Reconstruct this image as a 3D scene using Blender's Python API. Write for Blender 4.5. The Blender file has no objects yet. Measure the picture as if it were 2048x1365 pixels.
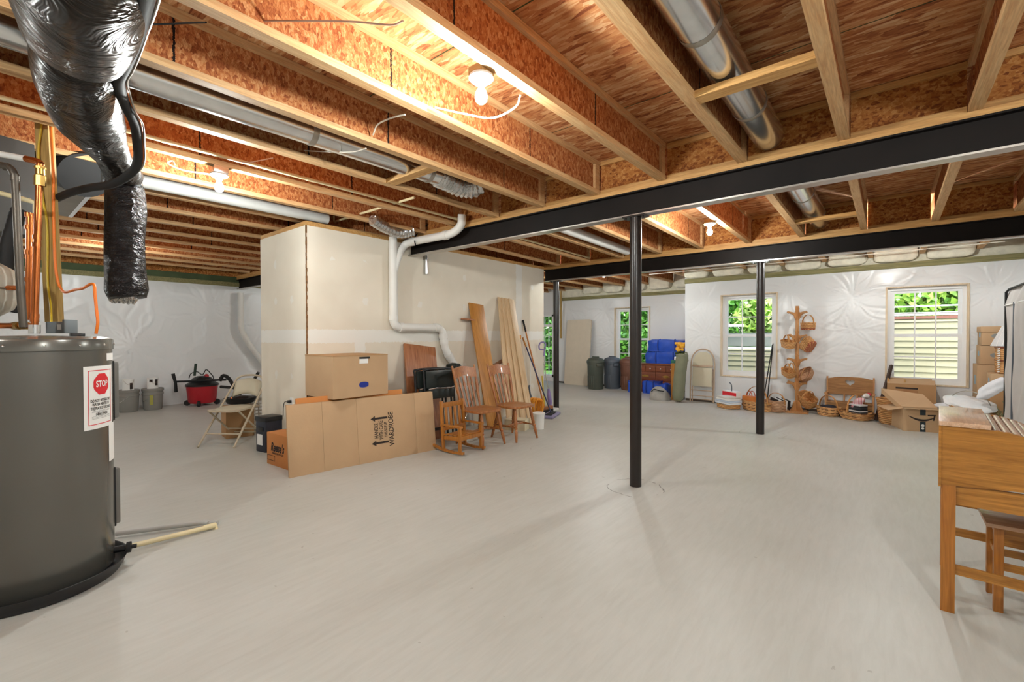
import bpy, bmesh, math, random
import numpy as np
from mathutils import Vector, Matrix, Euler
random.seed(7); RNG = np.random.default_rng(7)
SC = bpy.context.scene
COL = SC.collection
PI = math.pi
# ---------------------------------------------------------------- camera
F_PX, YAW, PITCH, ROLL, EYE = 910.22, -0.6928276812614403, -0.012338953819767608, -0.002582153178335085, 1.315
def cam_axes():
    f = Vector((math.sin(YAW)*math.cos(PITCH), math.cos(YAW)*math.cos(PITCH), math.sin(PITCH)))
    r = Vector((math.cos(YAW), -math.sin(YAW), 0)); u = r.cross(f)
    c, s = math.cos(ROLL), math.sin(ROLL)
    return c*r+s*u, -s*r+c*u, f
CR, CU, CF = cam_axes()
CAM = Vector((0, 0, EYE))
FH = Vector((CF.x, CF.y, 0)).normalized()
RH = Vector((CR.x, CR.y, 0)).normalized()
cd = bpy.data.cameras.new('camera'); cd.sensor_width = 36; cd.lens = 16.0; cd.clip_start = 0.02; cd.clip_end = 200
cam = bpy.data.objects.new('camera', cd); COL.objects.link(cam)
cam.matrix_world = Matrix.Translation(CAM) @ Matrix((CR, CU, -CF)).transposed().to_4x4()
SC.camera = cam
def ray(x, y): return CR*((x-1024)/F_PX) - CU*((y-682.5)/F_PX) + CF
def G(x, y, z=0.0): d = ray(x, y); return CAM + d*((z-EYE)/d.z)          # where a sight line meets a level plane
def YP(x, y, Y): d = ray(x, y); return CAM + d*(Y/d.y)
def XP(x, y, X): d = ray(x, y); return CAM + d*(X/d.x)
def V(x, y, p): d = ray(x, y); return CAM + d*((Vector(p)-CAM).dot(FH)/d.dot(FH))
def D(x, y, dist): d = ray(x, y); return CAM + d*(dist/d.dot(FH))
# ---------------------------------------------------------------- mesh building
class MB:
    def __init__(s): s.v = []; s.f = []; s.flat = set()
    def add(s, vs, fs, flat=False):
        o = len(s.v); s.v += [tuple(v) for v in vs]
        for f in fs:
            if flat: s.flat.add(len(s.f))
            s.f.append(tuple(i+o for i in f))
        return s
    def box(s, x0, x1, y0, y1, z0, z1, m=None, b=0.0):
        if b > 0:
            bm = bmesh.new(); bmesh.ops.create_cube(bm, size=1)
            for v in bm.verts: v.co = Vector(((x0+x1)/2+v.co.x*(x1-x0), (y0+y1)/2+v.co.y*(y1-y0), (z0+z1)/2+v.co.z*(z1-z0)))
            bmesh.ops.bevel(bm, geom=bm.edges[:], offset=b, segments=2, profile=0.6, affect='EDGES')
            bm.verts.index_update()
            vs = [v.co.copy() for v in bm.verts]; fs = [[v.index for v in f.verts] for f in bm.faces]; bm.free()
        else:
            vs = [Vector((x, y, z)) for z in (z0, z1) for y in (y0, y1) for x in (x0, x1)]
            fs = [(0,2,3,1),(4,5,7,6),(0,1,5,4),(2,6,7,3),(0,4,6,2),(1,3,7,5)]
        if m is not None: vs = [m @ v for v in vs]
        return s.add(vs, fs, True if b == 0 else False)
    def bar(s, p, q, w, h, up=(0,0,1), b=0.0):                              # a rectangular bar from p to q, w across, h along up
        p, q = Vector(p), Vector(q); d = q-p; L = d.length; x = d.normalized(); u = Vector(up)
        y = u.cross(x)
        if y.length < 1e-5: y = Vector((0,1,0)).cross(x)
        y.normalize(); z = x.cross(y)
        m = Matrix((x, y, z)).transposed().to_4x4(); m.translation = p
        return s.box(0, L, -w/2, w/2, -h/2, h/2, m, b)
    def tube(s, pts, r, n=10, caps=True, closed=False):
        P = [Vector(p) for p in pts]; k = len(P)
        R = [r]*k if isinstance(r, (int, float)) else list(r)
        T = []
        for i in range(k):
            a = P[(i-1) % k] if (closed or i > 0) else P[i]; c = P[(i+1) % k] if (closed or i < k-1) else P[i]
            t = c-a; T.append(t.normalized() if t.length > 1e-9 else Vector((0,0,1)))
        ref = Vector((0,0,1)) if abs(T[0].z) < 0.9 else Vector((1,0,0))
        nrm = (ref - T[0]*ref.dot(T[0])).normalized(); vs = []
        for i in range(k):
            nrm = (nrm - T[i]*nrm.dot(T[i]))
            nrm = nrm.normalized() if nrm.length > 1e-6 else T[i].orthogonal().normalized()
            b = T[i].cross(nrm)
            for j in range(n):
                a = 2*PI*j/n; vs.append(P[i] + (nrm*math.cos(a)+b*math.sin(a))*R[i])
        fs = []
        for i in range(k if closed else k-1):
            for j in range(n):
                a, b2 = i*n+j, i*n+(j+1) % n; c, d2 = ((i+1) % k)*n+(j+1) % n, ((i+1) % k)*n+j
                fs.append((a, b2, c, d2))
        if caps and not closed: fs += [tuple(range(n-1, -1, -1)), tuple(range((k-1)*n, k*n))]
        return s.add(vs, fs)
    def cyl(s, p, q, r, r2=None, n=16): return s.tube([p, q], [r, r if r2 is None else r2], n)
    def lathe(s, prof, n=32, m=None, a0=0, a1=2*PI, sx=1.0, sy=1.0):         # profile of (radius, height)
        full = abs(a1-a0-2*PI) < 1e-6; cols = n if full else n+1; vs = []
        for r, z in prof:
            for j in range(cols):
                a = a0+(a1-a0)*j/n; vs.append(Vector((r*math.cos(a)*sx, r*math.sin(a)*sy, z)))
        fs = []
        for i in range(len(prof)-1):
            for j in range(n):
                j2 = (j+1) % cols; fs.append((i*cols+j, i*cols+j2, (i+1)*cols+j2, (i+1)*cols+j))
        if m is not None: vs = [m @ v for v in vs]
        return s.add(vs, fs)
    def prism(s, poly, d0, d1, m=None, plane='xz'):                          # a polygon pushed along the third axis
        def put(a, b, d): return Vector((a, d, b)) if plane == 'xz' else (Vector((d, a, b)) if plane == 'yz' else Vector((a, b, d)))
        k = len(poly); vs = [put(a, b, d0) for a, b in poly]+[put(a, b, d1) for a, b in poly]
        fs = [tuple(range(k)), tuple(range(2*k-1, k-1, -1))]+[(i, k+i, k+(i+1) % k, (i+1) % k) for i in range(k)]
        if m is not None: vs = [m @ v for v in vs]
        return s.add(vs, fs, True)
    def blob(s, c, rx, ry, rz, n=16, k=10, noise=0.0, seed=0, m=None, flatb=0.0, sq=1.0):
        rg = random.Random(seed); ph = [rg.uniform(0, 6.3) for _ in range(8)]; vs = []; fs = []
        for i in range(k+1):
            t = PI*i/k
            for j in range(n):
                a = 2*PI*j/n
                d = 1+noise*(math.sin(3*a+ph[0]+2*t)+math.sin(5*a+ph[1]-3*t)*.7+math.sin(7*t+ph[2]+2*a)*.6+math.sin(11*a+ph[3]+5*t)*.35)*math.sin(t)
                z = -math.cos(t)*d
                if flatb and z < -flatb: z = -flatb
                pw = lambda q: math.copysign(abs(q)**sq, q)
                v = Vector((rx*pw(math.sin(t))*pw(math.cos(a))*d, ry*pw(math.sin(t))*pw(math.sin(a))*d, rz*pw(z)))
                vs.append((m @ v if m is not None else v) + Vector(c))
        for i in range(k):
            for j in range(n): fs.append((i*n+j, i*n+(j+1) % n, (i+1)*n+(j+1) % n, (i+1)*n+j))
        return s.add(vs, fs)
    def quad(s, a, b, c, d): return s.add([a, b, c, d], [(0,1,2,3)], True)
    def text(s, string, size, m, font_scale_x=1.0, depth=0.0, fn=None, bold=0.0):
        cu = bpy.data.curves.new('lettering', 'FONT'); cu.body = string; cu.size = size; cu.align_x = 'CENTER'; cu.align_y = 'CENTER'
        cu.resolution_u = 3; cu.offset = bold; cu.extrude = depth; cu.fill_mode = 'BOTH' if depth else 'FRONT'
        ob = bpy.data.objects.new('lettering', cu); me = bpy.data.meshes.new_from_object(ob)
        vs = [Vector((v.co.x*font_scale_x, v.co.y, v.co.z)) for v in me.vertices]
        vs = [fn(v) for v in vs] if fn else [m @ v for v in vs]
        s.add(vs, [tuple(p.vertices) for p in me.polygons], True)
        bpy.data.objects.remove(ob); bpy.data.curves.remove(cu); bpy.data.meshes.remove(me)
        return s
    def build(s, name, mat, parent=None, smooth=True, ang=0.7):
        me = bpy.data.meshes.new(name); me.from_pydata(s.v, [], s.f); me.update()
        bm = bmesh.new(); bm.from_mesh(me); bmesh.ops.recalc_face_normals(bm, faces=bm.faces[:]); bm.to_mesh(me); bm.free()
        if smooth:
            fl = s.flat; me.polygons.foreach_set('use_smooth', [i not in fl for i in range(len(me.polygons))])
            try: me.set_sharp_from_angle(angle=ang)
            except Exception: pass
        me.materials.append(mat)
        o = bpy.data.objects.new(name, me); COL.objects.link(o)
        if parent is not None: o.parent = parent
        return o
def thing(name, label, cat, loc=(0,0,0), rz=0.0, group=None, rot=None):
    o = bpy.data.objects.new(name, None); COL.objects.link(o); o.empty_display_size = 0.1
    o.location = loc; o.rotation_euler = rot if rot is not None else (0, 0, rz)
    return tag(o, label, cat, group)
def tag(o, label, cat, group=None, kind=None):
    o['label'] = label; o['category'] = cat
    if group: o['group'] = group
    if kind: o['kind'] = kind
    return o
def struct(o, label=None):
    o['kind'] = 'structure'
    if label: o['label'] = label
    return o
def dup(root, label, loc=None, rz=None, rot=None):
    r = root.copy(); COL.objects.link(r); r['label'] = label
    if loc is not None: r.location = loc
    if rz is not None: r.rotation_euler = (0, 0, rz)
    if rot is not None: r.rotation_euler = rot
    for ch in list(root.children):
        c = ch.copy(); COL.objects.link(c); c.parent = r
        for g in list(ch.children):
            d = g.copy(); COL.objects.link(d); d.parent = c
    return r
def smooth_path(pts, k=6):                                                    # Catmull-Rom through points
    P = [Vector(p) for p in pts]; Q = [P[0]*2-P[1]]+P+[P[-1]*2-P[-2]]; out = []
    for i in range(1, len(Q)-2):
        for j in range(k):
            t = j/k; a, b, c, d = Q[i-1], Q[i], Q[i+1], Q[i+2]
            out.append(0.5*((2*b)+(c-a)*t+(2*a-5*b+4*c-d)*t*t+(3*b-a-3*c+d)*t**3))
    return out+[P[-1]]
def Tm(loc=(0,0,0), rot=(0,0,0)): return Matrix.Translation(Vector(loc)) @ Euler(rot).to_matrix().to_4x4()
# ---------------------------------------------------------------- materials
def rgb(h):
    h = h.lstrip('#'); c = [int(h[i:i+2], 16)/255 for i in (0, 2, 4)]
    return tuple(x/12.92 if x <= .04045 else ((x+.055)/1.055)**2.4 for x in c)+(1,)
class NT:
    def __init__(s, name):
        s.m = bpy.data.materials.new(name); s.m.use_nodes = True; s.t = s.m.node_tree; s.n = s.t.nodes; s.l = s.t.links
        s.b = s.n['Principled BSDF']
    def new(s, typ, **k):
        n = s.n.new(typ)
        for a, b in k.items():
            if a in n.inputs: n.inputs[a].default_value = b
            else: setattr(n, a, b)
        return n
    def link(s, a, ao, b, bi): s.l.new(a.outputs[ao], b.inputs[bi]); return b
    def coords(s, scale=(1,1,1), kind='Object', rot=(0,0,0), loc=(0,0,0)):
        tc = s.new('ShaderNodeTexCoord'); mp = s.new('ShaderNodeMapping')
        mp.inputs['Scale'].default_value = scale; mp.inputs['Rotation'].default_value = rot; mp.inputs['Location'].default_value = loc
        s.link(tc, kind, mp, 'Vector'); return mp
    def ramp(s, stops):
        r = s.new('ShaderNodeValToRGB'); e = r.color_ramp.elements
        while len(e) < len(stops): e.new(0.5)
        for i, (p, c) in enumerate(stops): e[i].position = p; e[i].color = c if len(c) == 4 else tuple(c)+(1,)
        return r
    def noise(s, src, scale=5, detail=3, dist=0, rough=.5):
        n = s.new('ShaderNodeTexNoise', Scale=scale, Detail=detail, Distortion=dist, Roughness=rough)
        if src: s.link(src, 'Vector', n, 'Vector')
        return n
    def bump(s, src, out, strength=.2, dist=.01):
        b = s.new('ShaderNodeBump', Strength=strength, Distance=dist); s.link(src, out, b, 'Height'); s.link(b, 'Normal', s.b, 'Normal'); return b
    def math(s, op, a, b=None):
        n = s.new('ShaderNodeMath', operation=op)
        for i, x in enumerate((a, b)):
            if x is None: continue
            if isinstance(x, (int, float)): n.inputs[i].default_value = x
            else: s.l.new(x, n.inputs[i])
        return n.outputs[0]
    def mixc(s, fac, a, b, mode='MIX'):
        n = s.new('ShaderNodeMix', data_type='RGBA', blend_type=mode)
        for i, x in ((0, fac), (6, a), (7, b)):
            if isinstance(x, (int, float, tuple)): n.inputs[i].default_value = x
            else: s.l.new(x, n.inputs[i])
        return n.outputs[2]
    def color(s, sock): s.l.new(sock, s.b.inputs['Base Color']) if not isinstance(sock, tuple) else setattr(s.b.inputs['Base Color'], 'default_value', sock)
def mat(name, col, rough=.5, metal=0.0, var=0.06, vscale=8, bump=0.0, bscale=60, spec=None, **k):
    t = NT(name); c = rgb(col) if isinstance(col, str) else col
    mp = t.coords()
    if var > 0:
        n = t.noise(mp, vscale, 3); r = t.ramp([(.3, tuple(x*(1-var) for x in c[:3])), (.7, tuple(min(1, x*(1+var)) for x in c[:3]))])
        t.link(n, 'Fac', r, 'Fac'); t.color(r.outputs['Color'])
    else: t.color(c)
    t.b.inputs['Roughness'].default_value = rough; t.b.inputs['Metallic'].default_value = metal
    if spec is not None: t.b.inputs['Specular IOR Level'].default_value = spec
    if bump: n2 = t.noise(mp, bscale, 4); t.bump(n2, 'Fac', bump, .01)
    for a, b in k.items(): t.b.inputs[a.replace('_', ' ')].default_value = b
    return t.m
def wood(name, dark, light, axis='X', scale=1.0, rough=.45, contrast=(.35, .65), coat=0.0):
    t = NT(name); st = 0.06; sc = {'X': (st*22, 22, 22), 'Y': (22, st*22, 22), 'Z': (22, 22, st*22)}[axis]
    mp = t.coords(tuple(x*scale for x in sc)); n = t.noise(mp, 1.6, 5, 1.6, .6)
    r = t.ramp([(contrast[0], rgb(dark)), (contrast[1], rgb(light))]); t.link(n, 'Fac', r, 'Fac')
    mp2 = t.coords(tuple(x*scale*5 for x in sc)); n2 = t.noise(mp2, 2.0, 2); r2 = t.ramp([(.3, (.78,.78,.78)), (.7, (1,1,1))]); t.link(n2, 'Fac', r2, 'Fac')
    t.color(t.mixc(1.0, r.outputs['Color'], r2.outputs['Color'], 'MULTIPLY'))
    t.b.inputs['Roughness'].default_value = rough; t.b.inputs['Coat Weight'].default_value = coat
    t.bump(n2, 'Fac', .06, .004); return t.m
def osb(name, cols, scale, rot2, rough=.75, seams=False, sheet=False):
    t = NT(name); tc = t.new('ShaderNodeTexCoord')
    def flakes(sc, rot, w):
        mp = t.new('ShaderNodeMapping'); mp.inputs['Scale'].default_value = sc; mp.inputs['Rotation'].default_value = rot; mp.inputs['Location'].default_value = (w, w*.7, w*1.3)
        t.link(tc, 'Object', mp, 'Vector')
        nz = t.noise(mp, 1.3, 2); ad = t.new('ShaderNodeMix', data_type='VECTOR'); ad.inputs[0].default_value = .25
        t.l.new(mp.outputs[0], ad.inputs[4]); t.l.new(nz.outputs['Color'], ad.inputs[5])
        v = t.new('ShaderNodeTexVoronoi', Scale=1.0, Randomness=1.0); t.l.new(ad.outputs[1], v.inputs['Vector'])
        sp = t.new('ShaderNodeSeparateColor'); t.link(v, 'Color', sp, 'Color'); return sp, v
    s1, v1 = flakes(scale, (0,0,0), 0); s2, v2 = flakes(tuple(x*1.25 for x in scale), rot2, 3.1); s3, v3 = flakes(tuple(x*2.6 for x in scale), tuple(-.7*x for x in rot2), 7.7)
    sel = t.math('GREATER_THAN', s2.outputs[1], .55)
    val = t.new('ShaderNodeMix', data_type='FLOAT'); t.l.new(sel, val.inputs[0]); t.l.new(s1.outputs[0], val.inputs[2]); t.l.new(s2.outputs[0], val.inputs[3])
    vv = t.math('ADD', t.math('MULTIPLY', val.outputs[0], .66), t.math('MULTIPLY', s3.outputs[2], .34))
    r = t.ramp([(.08, rgb(cols[0])), (.35, rgb(cols[1])), (.62, rgb(cols[2])), (.95, rgb(cols[3]))]); t.l.new(vv, r.inputs['Fac'])
    big = t.noise(None, 1.2, 2); t.link(tc, 'Object', big, 'Vector'); rb = t.ramp([(.3, (.8,.78,.76)), (.7, (1.0,1.0,1.0))]); t.link(big, 'Fac', rb, 'Fac')
    out = t.mixc(1.0, r.outputs['Color'], rb.outputs['Color'], 'MULTIPLY')
    sx = t.new('ShaderNodeSeparateXYZ'); t.link(tc, 'Object', sx, 'Vector')
    if seams:                                                                  # dark glue line where two lengths of web meet
        oi = t.new('ShaderNodeObjectInfo'); n = t.noise(None, 90, 1); t.link(tc, 'Object', n, 'Vector')
        y = t.math('ADD', t.math('ADD', sx.outputs['Y'], t.math('MULTIPLY', oi.outputs['Random'], 7.3)), t.math('MULTIPLY', n.outputs['Fac'], .012))
        d = t.math('ABSOLUTE', t.math('SUBTRACT', t.math('MODULO', t.math('ADD', y, 40.0), 1.22), .6))
        out = t.mixc(t.math('LESS_THAN', d, .0055), out, rgb('#1c100a'))
    if sheet:                                                                  # tongue-and-groove joints between deck sheets, one sheet stained green
        y = t.math('ADD', sx.outputs['Y'], 40.0-sheet); d = t.math('ABSOLUTE', t.math('SUBTRACT', t.math('MODULO', y, 1.219), .6))
        n = t.noise(None, 3.0, 3); t.link(tc, 'Object', n, 'Vector')
        g = t.math('MULTIPLY', t.math('LESS_THAN', t.math('ADD', sx.outputs['Y'], t.math('MULTIPLY', n.outputs['Fac'], .25)), 2.62), t.math('GREATER_THAN', sx.outputs['X'], -.25))
        out = t.mixc(t.math('MULTIPLY', g, .62), out, rgb('#565b35'))
        out = t.mixc(t.math('LESS_THAN', d, .004), out, rgb('#2c3a1c'))
    t.color(out); t.b.inputs['Roughness'].default_value = rough; t.b.inputs['Specular IOR Level'].default_value = .25
    bp = t.bump(v3, 'Distance', .35, .004); return t.m
BULB_STRENGTH, SKY, SUN, EXPOSURE = 1500.0, 1.05, 1.2, 0.14
HIDDEN_BULBS = [(-2.15, -1.2), (-7.2, -1.6), (.0, 7.25), (-7.6, 6.0), (-4.2, 7.8), (.67, 1.0), (-8.2, 1.4)]  # unseen bulbs, mostly added as fill light; those beyond the far beam are inferred
# ---------------------------------------------------------------- surfaces of the room
def floor_mat():
    t = NT('painted_concrete'); tc = t.new('ShaderNodeTexCoord')
    n = t.noise(None, .7, 4); t.link(tc, 'Object', n, 'Vector'); r = t.ramp([(.3, rgb('#bbbbb4')), (.7, rgb('#c8c8c3'))]); t.link(n, 'Fac', r, 'Fac')
    mp = t.coords((9, 1.2, 1), rot=(0, 0, .5)); n2 = t.noise(mp, 3, 6, .6, .7); r2 = t.ramp([(.25, (.9,.895,.885)), (.6, (1,1,1))]); t.link(n2, 'Fac', r2, 'Fac')
    out = t.mixc(1.0, r.outputs['Color'], r2.outputs['Color'], 'MULTIPLY')
    n3 = t.noise(None, 14, 3); t.link(tc, 'Object', n3, 'Vector'); sp = t.math('GREATER_THAN', n3.outputs['Fac'], .735)
    out = t.mixc(t.math('MULTIPLY', sp, .4), out, rgb('#8d867c'))
    n4 = t.noise(None, 9, 4); t.link(tc, 'Object', n4, 'Vector'); n5 = t.noise(None, 5, 2); t.link(tc, 'Object', n5, 'Vector')
    for px, py, rad, k in ((-1.685, 3.69, .235, .8), (-1.30, 6.76, .27, .35), (-4.45, 6.73, .27, .3)):   # cracked paint round each post's footing patch
        d = t.new('ShaderNodeVectorMath', operation='DISTANCE'); t.link(tc, 'Object', d, 0); d.inputs[1].default_value = (px, py, 0)
        dd = t.math('ADD', d.outputs['Value'], t.math('MULTIPLY', t.math('SUBTRACT', n4.outputs['Fac'], .5), .1))
        m = t.math('MULTIPLY', t.math('LESS_THAN', t.math('ABSOLUTE', t.math('SUBTRACT', dd, rad)), .004), t.math('GREATER_THAN', n5.outputs['Fac'], .43))
        out = t.mixc(t.math('MULTIPLY', m, k), out, rgb('#4a443c'))
    t.color(out); t.b.inputs['Roughness'].default_value = .42; t.b.inputs['Specular IOR Level'].default_value = .35
    t.bump(n2, 'Fac', .10, .012); return t.m
M = dict(
 floor=floor_mat(),
 deck=osb('deck_strand_board', ('#874a2b', '#b87649', '#d09662', '#e8c094'), (8, 36, 36), (0,0,.42), sheet=.9),
 web=osb('web_strand_board', ('#854522', '#a96236', '#bd7a48', '#d49d6a'), (90, 70, 42), (.9,0,0), seams=True),
 rim=osb('rim_strand_board', ('#7a4220', '#a4662f', '#b97c40', '#cf9a5c'), (36, 60, 52), (0,.7,0)),
 flange=wood('flange_lumber', '#c08a55', '#e3bd8a', 'Y', .8, .6, (.25,.7)),
 pineX=wood('plate_lumber', '#b27b3e', '#dcae6d', 'X', .8, .6, (.25,.7)),
 pineY=wood('pine_boards', '#d3aa7c', '#f0d9b4', 'Z', .9, .5, (.25,.75)),
 stud=wood('stud_lumber', '#9c7a3c', '#cfae6c', 'Z', .7, .6, (.25,.7)),
 treated=wood('treated_lumber', '#6d6a42', '#a49b6c', 'X', .8, .7, (.25,.7)),
 oak=wood('honey_oak', '#a5681f', '#d4954a', 'Z', .9, .38, (.3,.68), .15),
 oakX=wood('desk_oak', '#8f5a1a', '#c4873a', 'X', .8, .35, (.3,.68), .2),
 oakdesk=wood('desk_leg_oak', '#9b5d1c', '#c58033', 'Z', .8, .38, (.3,.68), .2),
 chairwood=wood('chair_maple', '#8a4a20', '#c07f45', 'Z', 1.2, .33, (.3,.7), .3),
 darkboard=wood('table_leaf_oak', '#8a4f2c', '#bf8156', 'Z', .9, .4, (.3,.7), .1),
 rack=wood('rack_pine', '#b47b48', '#d8a26a', 'Z', 1.2, .5, (.3,.7)),
 dresser=wood('cherry_dresser', '#6a2f18', '#9a5530', 'X', 1.0, .4, (.3,.7), .2),
 jamb=wood('jamb_lumber', '#dcc09a', '#eedfc6', 'Z', .7, .6, (.25,.7)),
 orangewood=wood('orange_handle_wood', '#c0702a', '#dd9147', 'Z', 1, .4), navy2=mat('navy_handle', '#232a55', .35), orangep=mat('orange_plastic', '#e89a2b', .4), creamcard=mat('cream_card', '#e3d6b6', .8), galv2=mat('gray_pvc', '#b9b8b4', .4),
 almondpink=mat('tan_enamel', '#b9a189', .4, 0, .03), paperbag=mat('white_plastic_bag', '#e6e8ee', .4, 0, .03, 9, .5, 22), rackX=wood('bench_oak', '#8f6136', '#b98852', 'X', 1.0, .5, (.3,.7)), dstslat=wood('tambour_oak', '#b08466', '#d8b497', 'Y', .8, .35, (.3,.7), .2),
 steel=mat('painted_steel', '#211a18', .3, 0, .2, 5), flange_sheen=mat('beam_flange_sheen', '#bbb6af', .3, .7, .1, 2.2), steelbar=mat('beam_steel', '#171210', .55, 0, .3, 2.2, spec=.18),  # pale bottom-flange color stands in for floor light reflected off the dark paint
 galv=mat('galvanized_steel', '#e3e5e5', .2, .95, .06, 14), gray_metal=mat('sheet_metal', '#a9a49a', .4, .75, .1, 6),
 plastic=mat('vapour_barrier', '#e6e7e8', .34, 0, .02, 1.5, spec=.45, Coat_Weight=.12, Coat_Roughness=.18),
 drywall=None, pvc=mat('white_pvc', '#e6e4df', .35, 0, .02), cpvc=mat('cream_cpvc', '#e2d3a8', .4, 0, .03),
 porcelain=mat('porcelain', '#f0ece2', .3), vinyl=mat('window_vinyl', '#eeeff0', .35, 0, .01),
 batt=mat('insulation_batt', '#e6e0cc', .95, 0, .12, 9, .8, 45), cable=mat('white_cable', '#e3dccb', .5), cable_tan=mat('tan_cable', '#b48e78', .55),
 black=mat('black_plastic', '#17171a', .38, 0, .1), rubber=mat('black_rubber', '#121213', .7, 0, .1), white=mat('white_plastic', '#e9e8e4', .4, 0, .02),
 card=mat('cardboard', '#bf9f7b', .85, 0, .05, 3, .12, 40), card_dark=mat('brown_cardboard', '#b28a60', .85, 0, .05, 3, .12, 40), card_orange=mat('orange_cardboard', '#c98448', .85, 0, .06, 3),
 ink=mat('black_ink', '#2b211d', .8, 0, 0), paper=mat('paper_label', '#f0efec', .6, 0, 0), red=mat('red_ink', '#d8232f', .6, 0, 0),
 copper=mat('copper_pipe', '#c2703d', .27, .95, .15, 9), brass=mat('brass_fitting', '#c09a54', .3, .9, .1), iron=mat('dark_steel_pipe', '#5b544c', .45, .7, .15),
 orange=mat('orange_cord', '#ee7a1d', .45, 0, .03), yellow=mat('yellow_cord', '#d8b832', .5, 0, .05), foil=mat('crinkled_foil', '#cfd0cf', .22, .95, .12, 30, .9, 38),
 green=mat('dark_green_plastic', '#4b5148', .5, 0, .05), slate=mat('slate_plastic', '#565e68', .5, 0, .05), brownbin=mat('brown_plastic', '#6f4a3a', .5, 0, .05),
 bluebag=mat('blue_tarp_bag', '#2150c0', .35, 0, .12, 8, .5, 14), olive=mat('olive_nylon', '#787a62', .6, 0, .08, 7, .4, 12), gray_cloth=mat('gray_cloth', '#9d9a95', .85, 0, .1, 9, .5, 12),
 almond=mat('almond_enamel', '#c3b49c', .4, 0, .03), almond2=mat('almond_vinyl', '#c9c0a8', .5, 0, .03), tabletop=mat('beige_table_plastic', '#d3c7b3', .5, 0, .03),
 clear=mat('shrink_wrap', '#e4e6e8', .15, 0, .05, 9, .5, 22), tan_shade=mat('lampshade_linen', '#d6d5d6', .8, 0, .04),
)
def drywall_mat():                                                             # bare gypsum paper with joint compound bands and screw dabs
    t = NT('gypsum_board'); tc = t.new('ShaderNodeTexCoord'); s = t.new('ShaderNodeSeparateXYZ'); t.link(tc, 'Object', s, 'Vector')
    n = t.noise(None, 2.2, 3); t.link(tc, 'Object', n, 'Vector'); nf = t.noise(None, 26, 4); t.link(tc, 'Object', nf, 'Vector')
    r = t.ramp([(.3, rgb('#e0d6c5')), (.7, rgb('#e9e0d0'))]); t.link(n, 'Fac', r, 'Fac'); out = r.outputs['Color']
    w = t.math('MULTIPLY', t.math('SUBTRACT', nf.outputs['Fac'], .5), .05)
    band = t.math('LESS_THAN', t.math('ABSOLUTE', t.math('ADD', t.math('SUBTRACT', s.outputs['Z'], 1.31), w)), .075)
    def vert(y0, half, zlo, zhi):
        a = t.math('LESS_THAN', t.math('ABSOLUTE', t.math('ADD', t.math('SUBTRACT', s.outputs['Y'], y0), w)), half)
        return t.math('MULTIPLY', a, t.math('MULTIPLY', t.math('GREATER_THAN', s.outputs['Z'], zlo), t.math('LESS_THAN', s.outputs['Z'], zhi)))
    fac = t.math('MAXIMUM', band, t.math('MAXIMUM', vert(2.98, .07, -.1, 1.31), vert(5.97, .08, 1.31, 2.6)))
    # dabs: a lattice of fastener spots 0.41 x 0.45 apart
    cell = t.new('ShaderNodeCombineXYZ')
    for ax, per, i in (('Y', .41, 0), ('Z', .43, 1), ('X', .41, 2)):
        f = t.math('MODULO', t.math('ADD', s.outputs[ax], 40.2), per); t.l.new(t.math('MULTIPLY', t.math('SUBTRACT', f, per/2), 1.0 if ax != 'Z' else .75), cell.inputs[i])
    d2 = t.new('ShaderNodeSeparateXYZ'); t.l.new(cell.outputs[0], d2.inputs[0])
    def spot(o): 
        q = t.math('SQRT', t.math('ADD', t.math('POWER', d2.outputs[o], 2), t.math('POWER', d2.outputs[1], 2)))
        return t.math('LESS_THAN', t.math('ADD', q, t.math('MULTIPLY', t.math('SUBTRACT', nf.outputs['Fac'], .5), .06)), .036)
    geo = t.new('ShaderNodeNewGeometry'); gn = t.new('ShaderNodeSeparateXYZ'); t.link(geo, 'Normal', gn, 'Vector')
    side = t.math('GREATER_THAN', t.math('ABSOLUTE', gn.outputs['X']), .5)
    sp = t.math('ADD', t.math('MULTIPLY', spot(0), side), t.math('MULTIPLY', spot(2), t.math('SUBTRACT', 1.0, side)))
    vn = t.noise(None, 1.7, 1); t.link(tc, 'Object', vn, 'Vector'); sp = t.math('MULTIPLY', sp, t.math('GREATER_THAN', vn.outputs['Fac'], .5))
    fac = t.math('MAXIMUM', fac, t.math('MULTIPLY', sp, .6))
    t.color(t.mixc(fac, out, rgb('#ebe8e1'))); t.b.inputs['Roughness'].default_value = .85; t.b.inputs['Specular IOR Level'].default_value = .15
    return t.m
M['drywall'] = drywall_mat()
def glass_mat():
    t = NT('window_glass'); t.n.remove(t.b); o = t.n['Material Output']
    tr = t.new('ShaderNodeBsdfTransparent'); gl = t.new('ShaderNodeBsdfGlossy'); gl.inputs['Roughness'].default_value = .02
    fr = t.new('ShaderNodeFresnel', IOR=1.45); mx = t.new('ShaderNodeMixShader')
    t.link(fr, 'Fac', mx, 'Fac'); t.l.new(tr.outputs[0], mx.inputs[1]); t.l.new(gl.outputs[0], mx.inputs[2]); t.l.new(mx.outputs[0], o.inputs['Surface']); return t.m
M['glass'] = glass_mat()
def emit(name, col, s):
    t = NT(name); t.b.inputs['Base Color'].default_value = (0,0,0,1); t.b.inputs['Emission Color'].default_value = col; t.b.inputs['Emission Strength'].default_value = s; return t.m
M['fill_bulb_dim'] = emit('dim_fill_bulb', (.96, 1, .97, 1), BULB_STRENGTH*.4)  # weaker emitter for the unseen bulb added to brighten the left wall
M['bulb'] = emit('lit_bulb', (.96, 1, .97, 1), BULB_STRENGTH)
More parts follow.
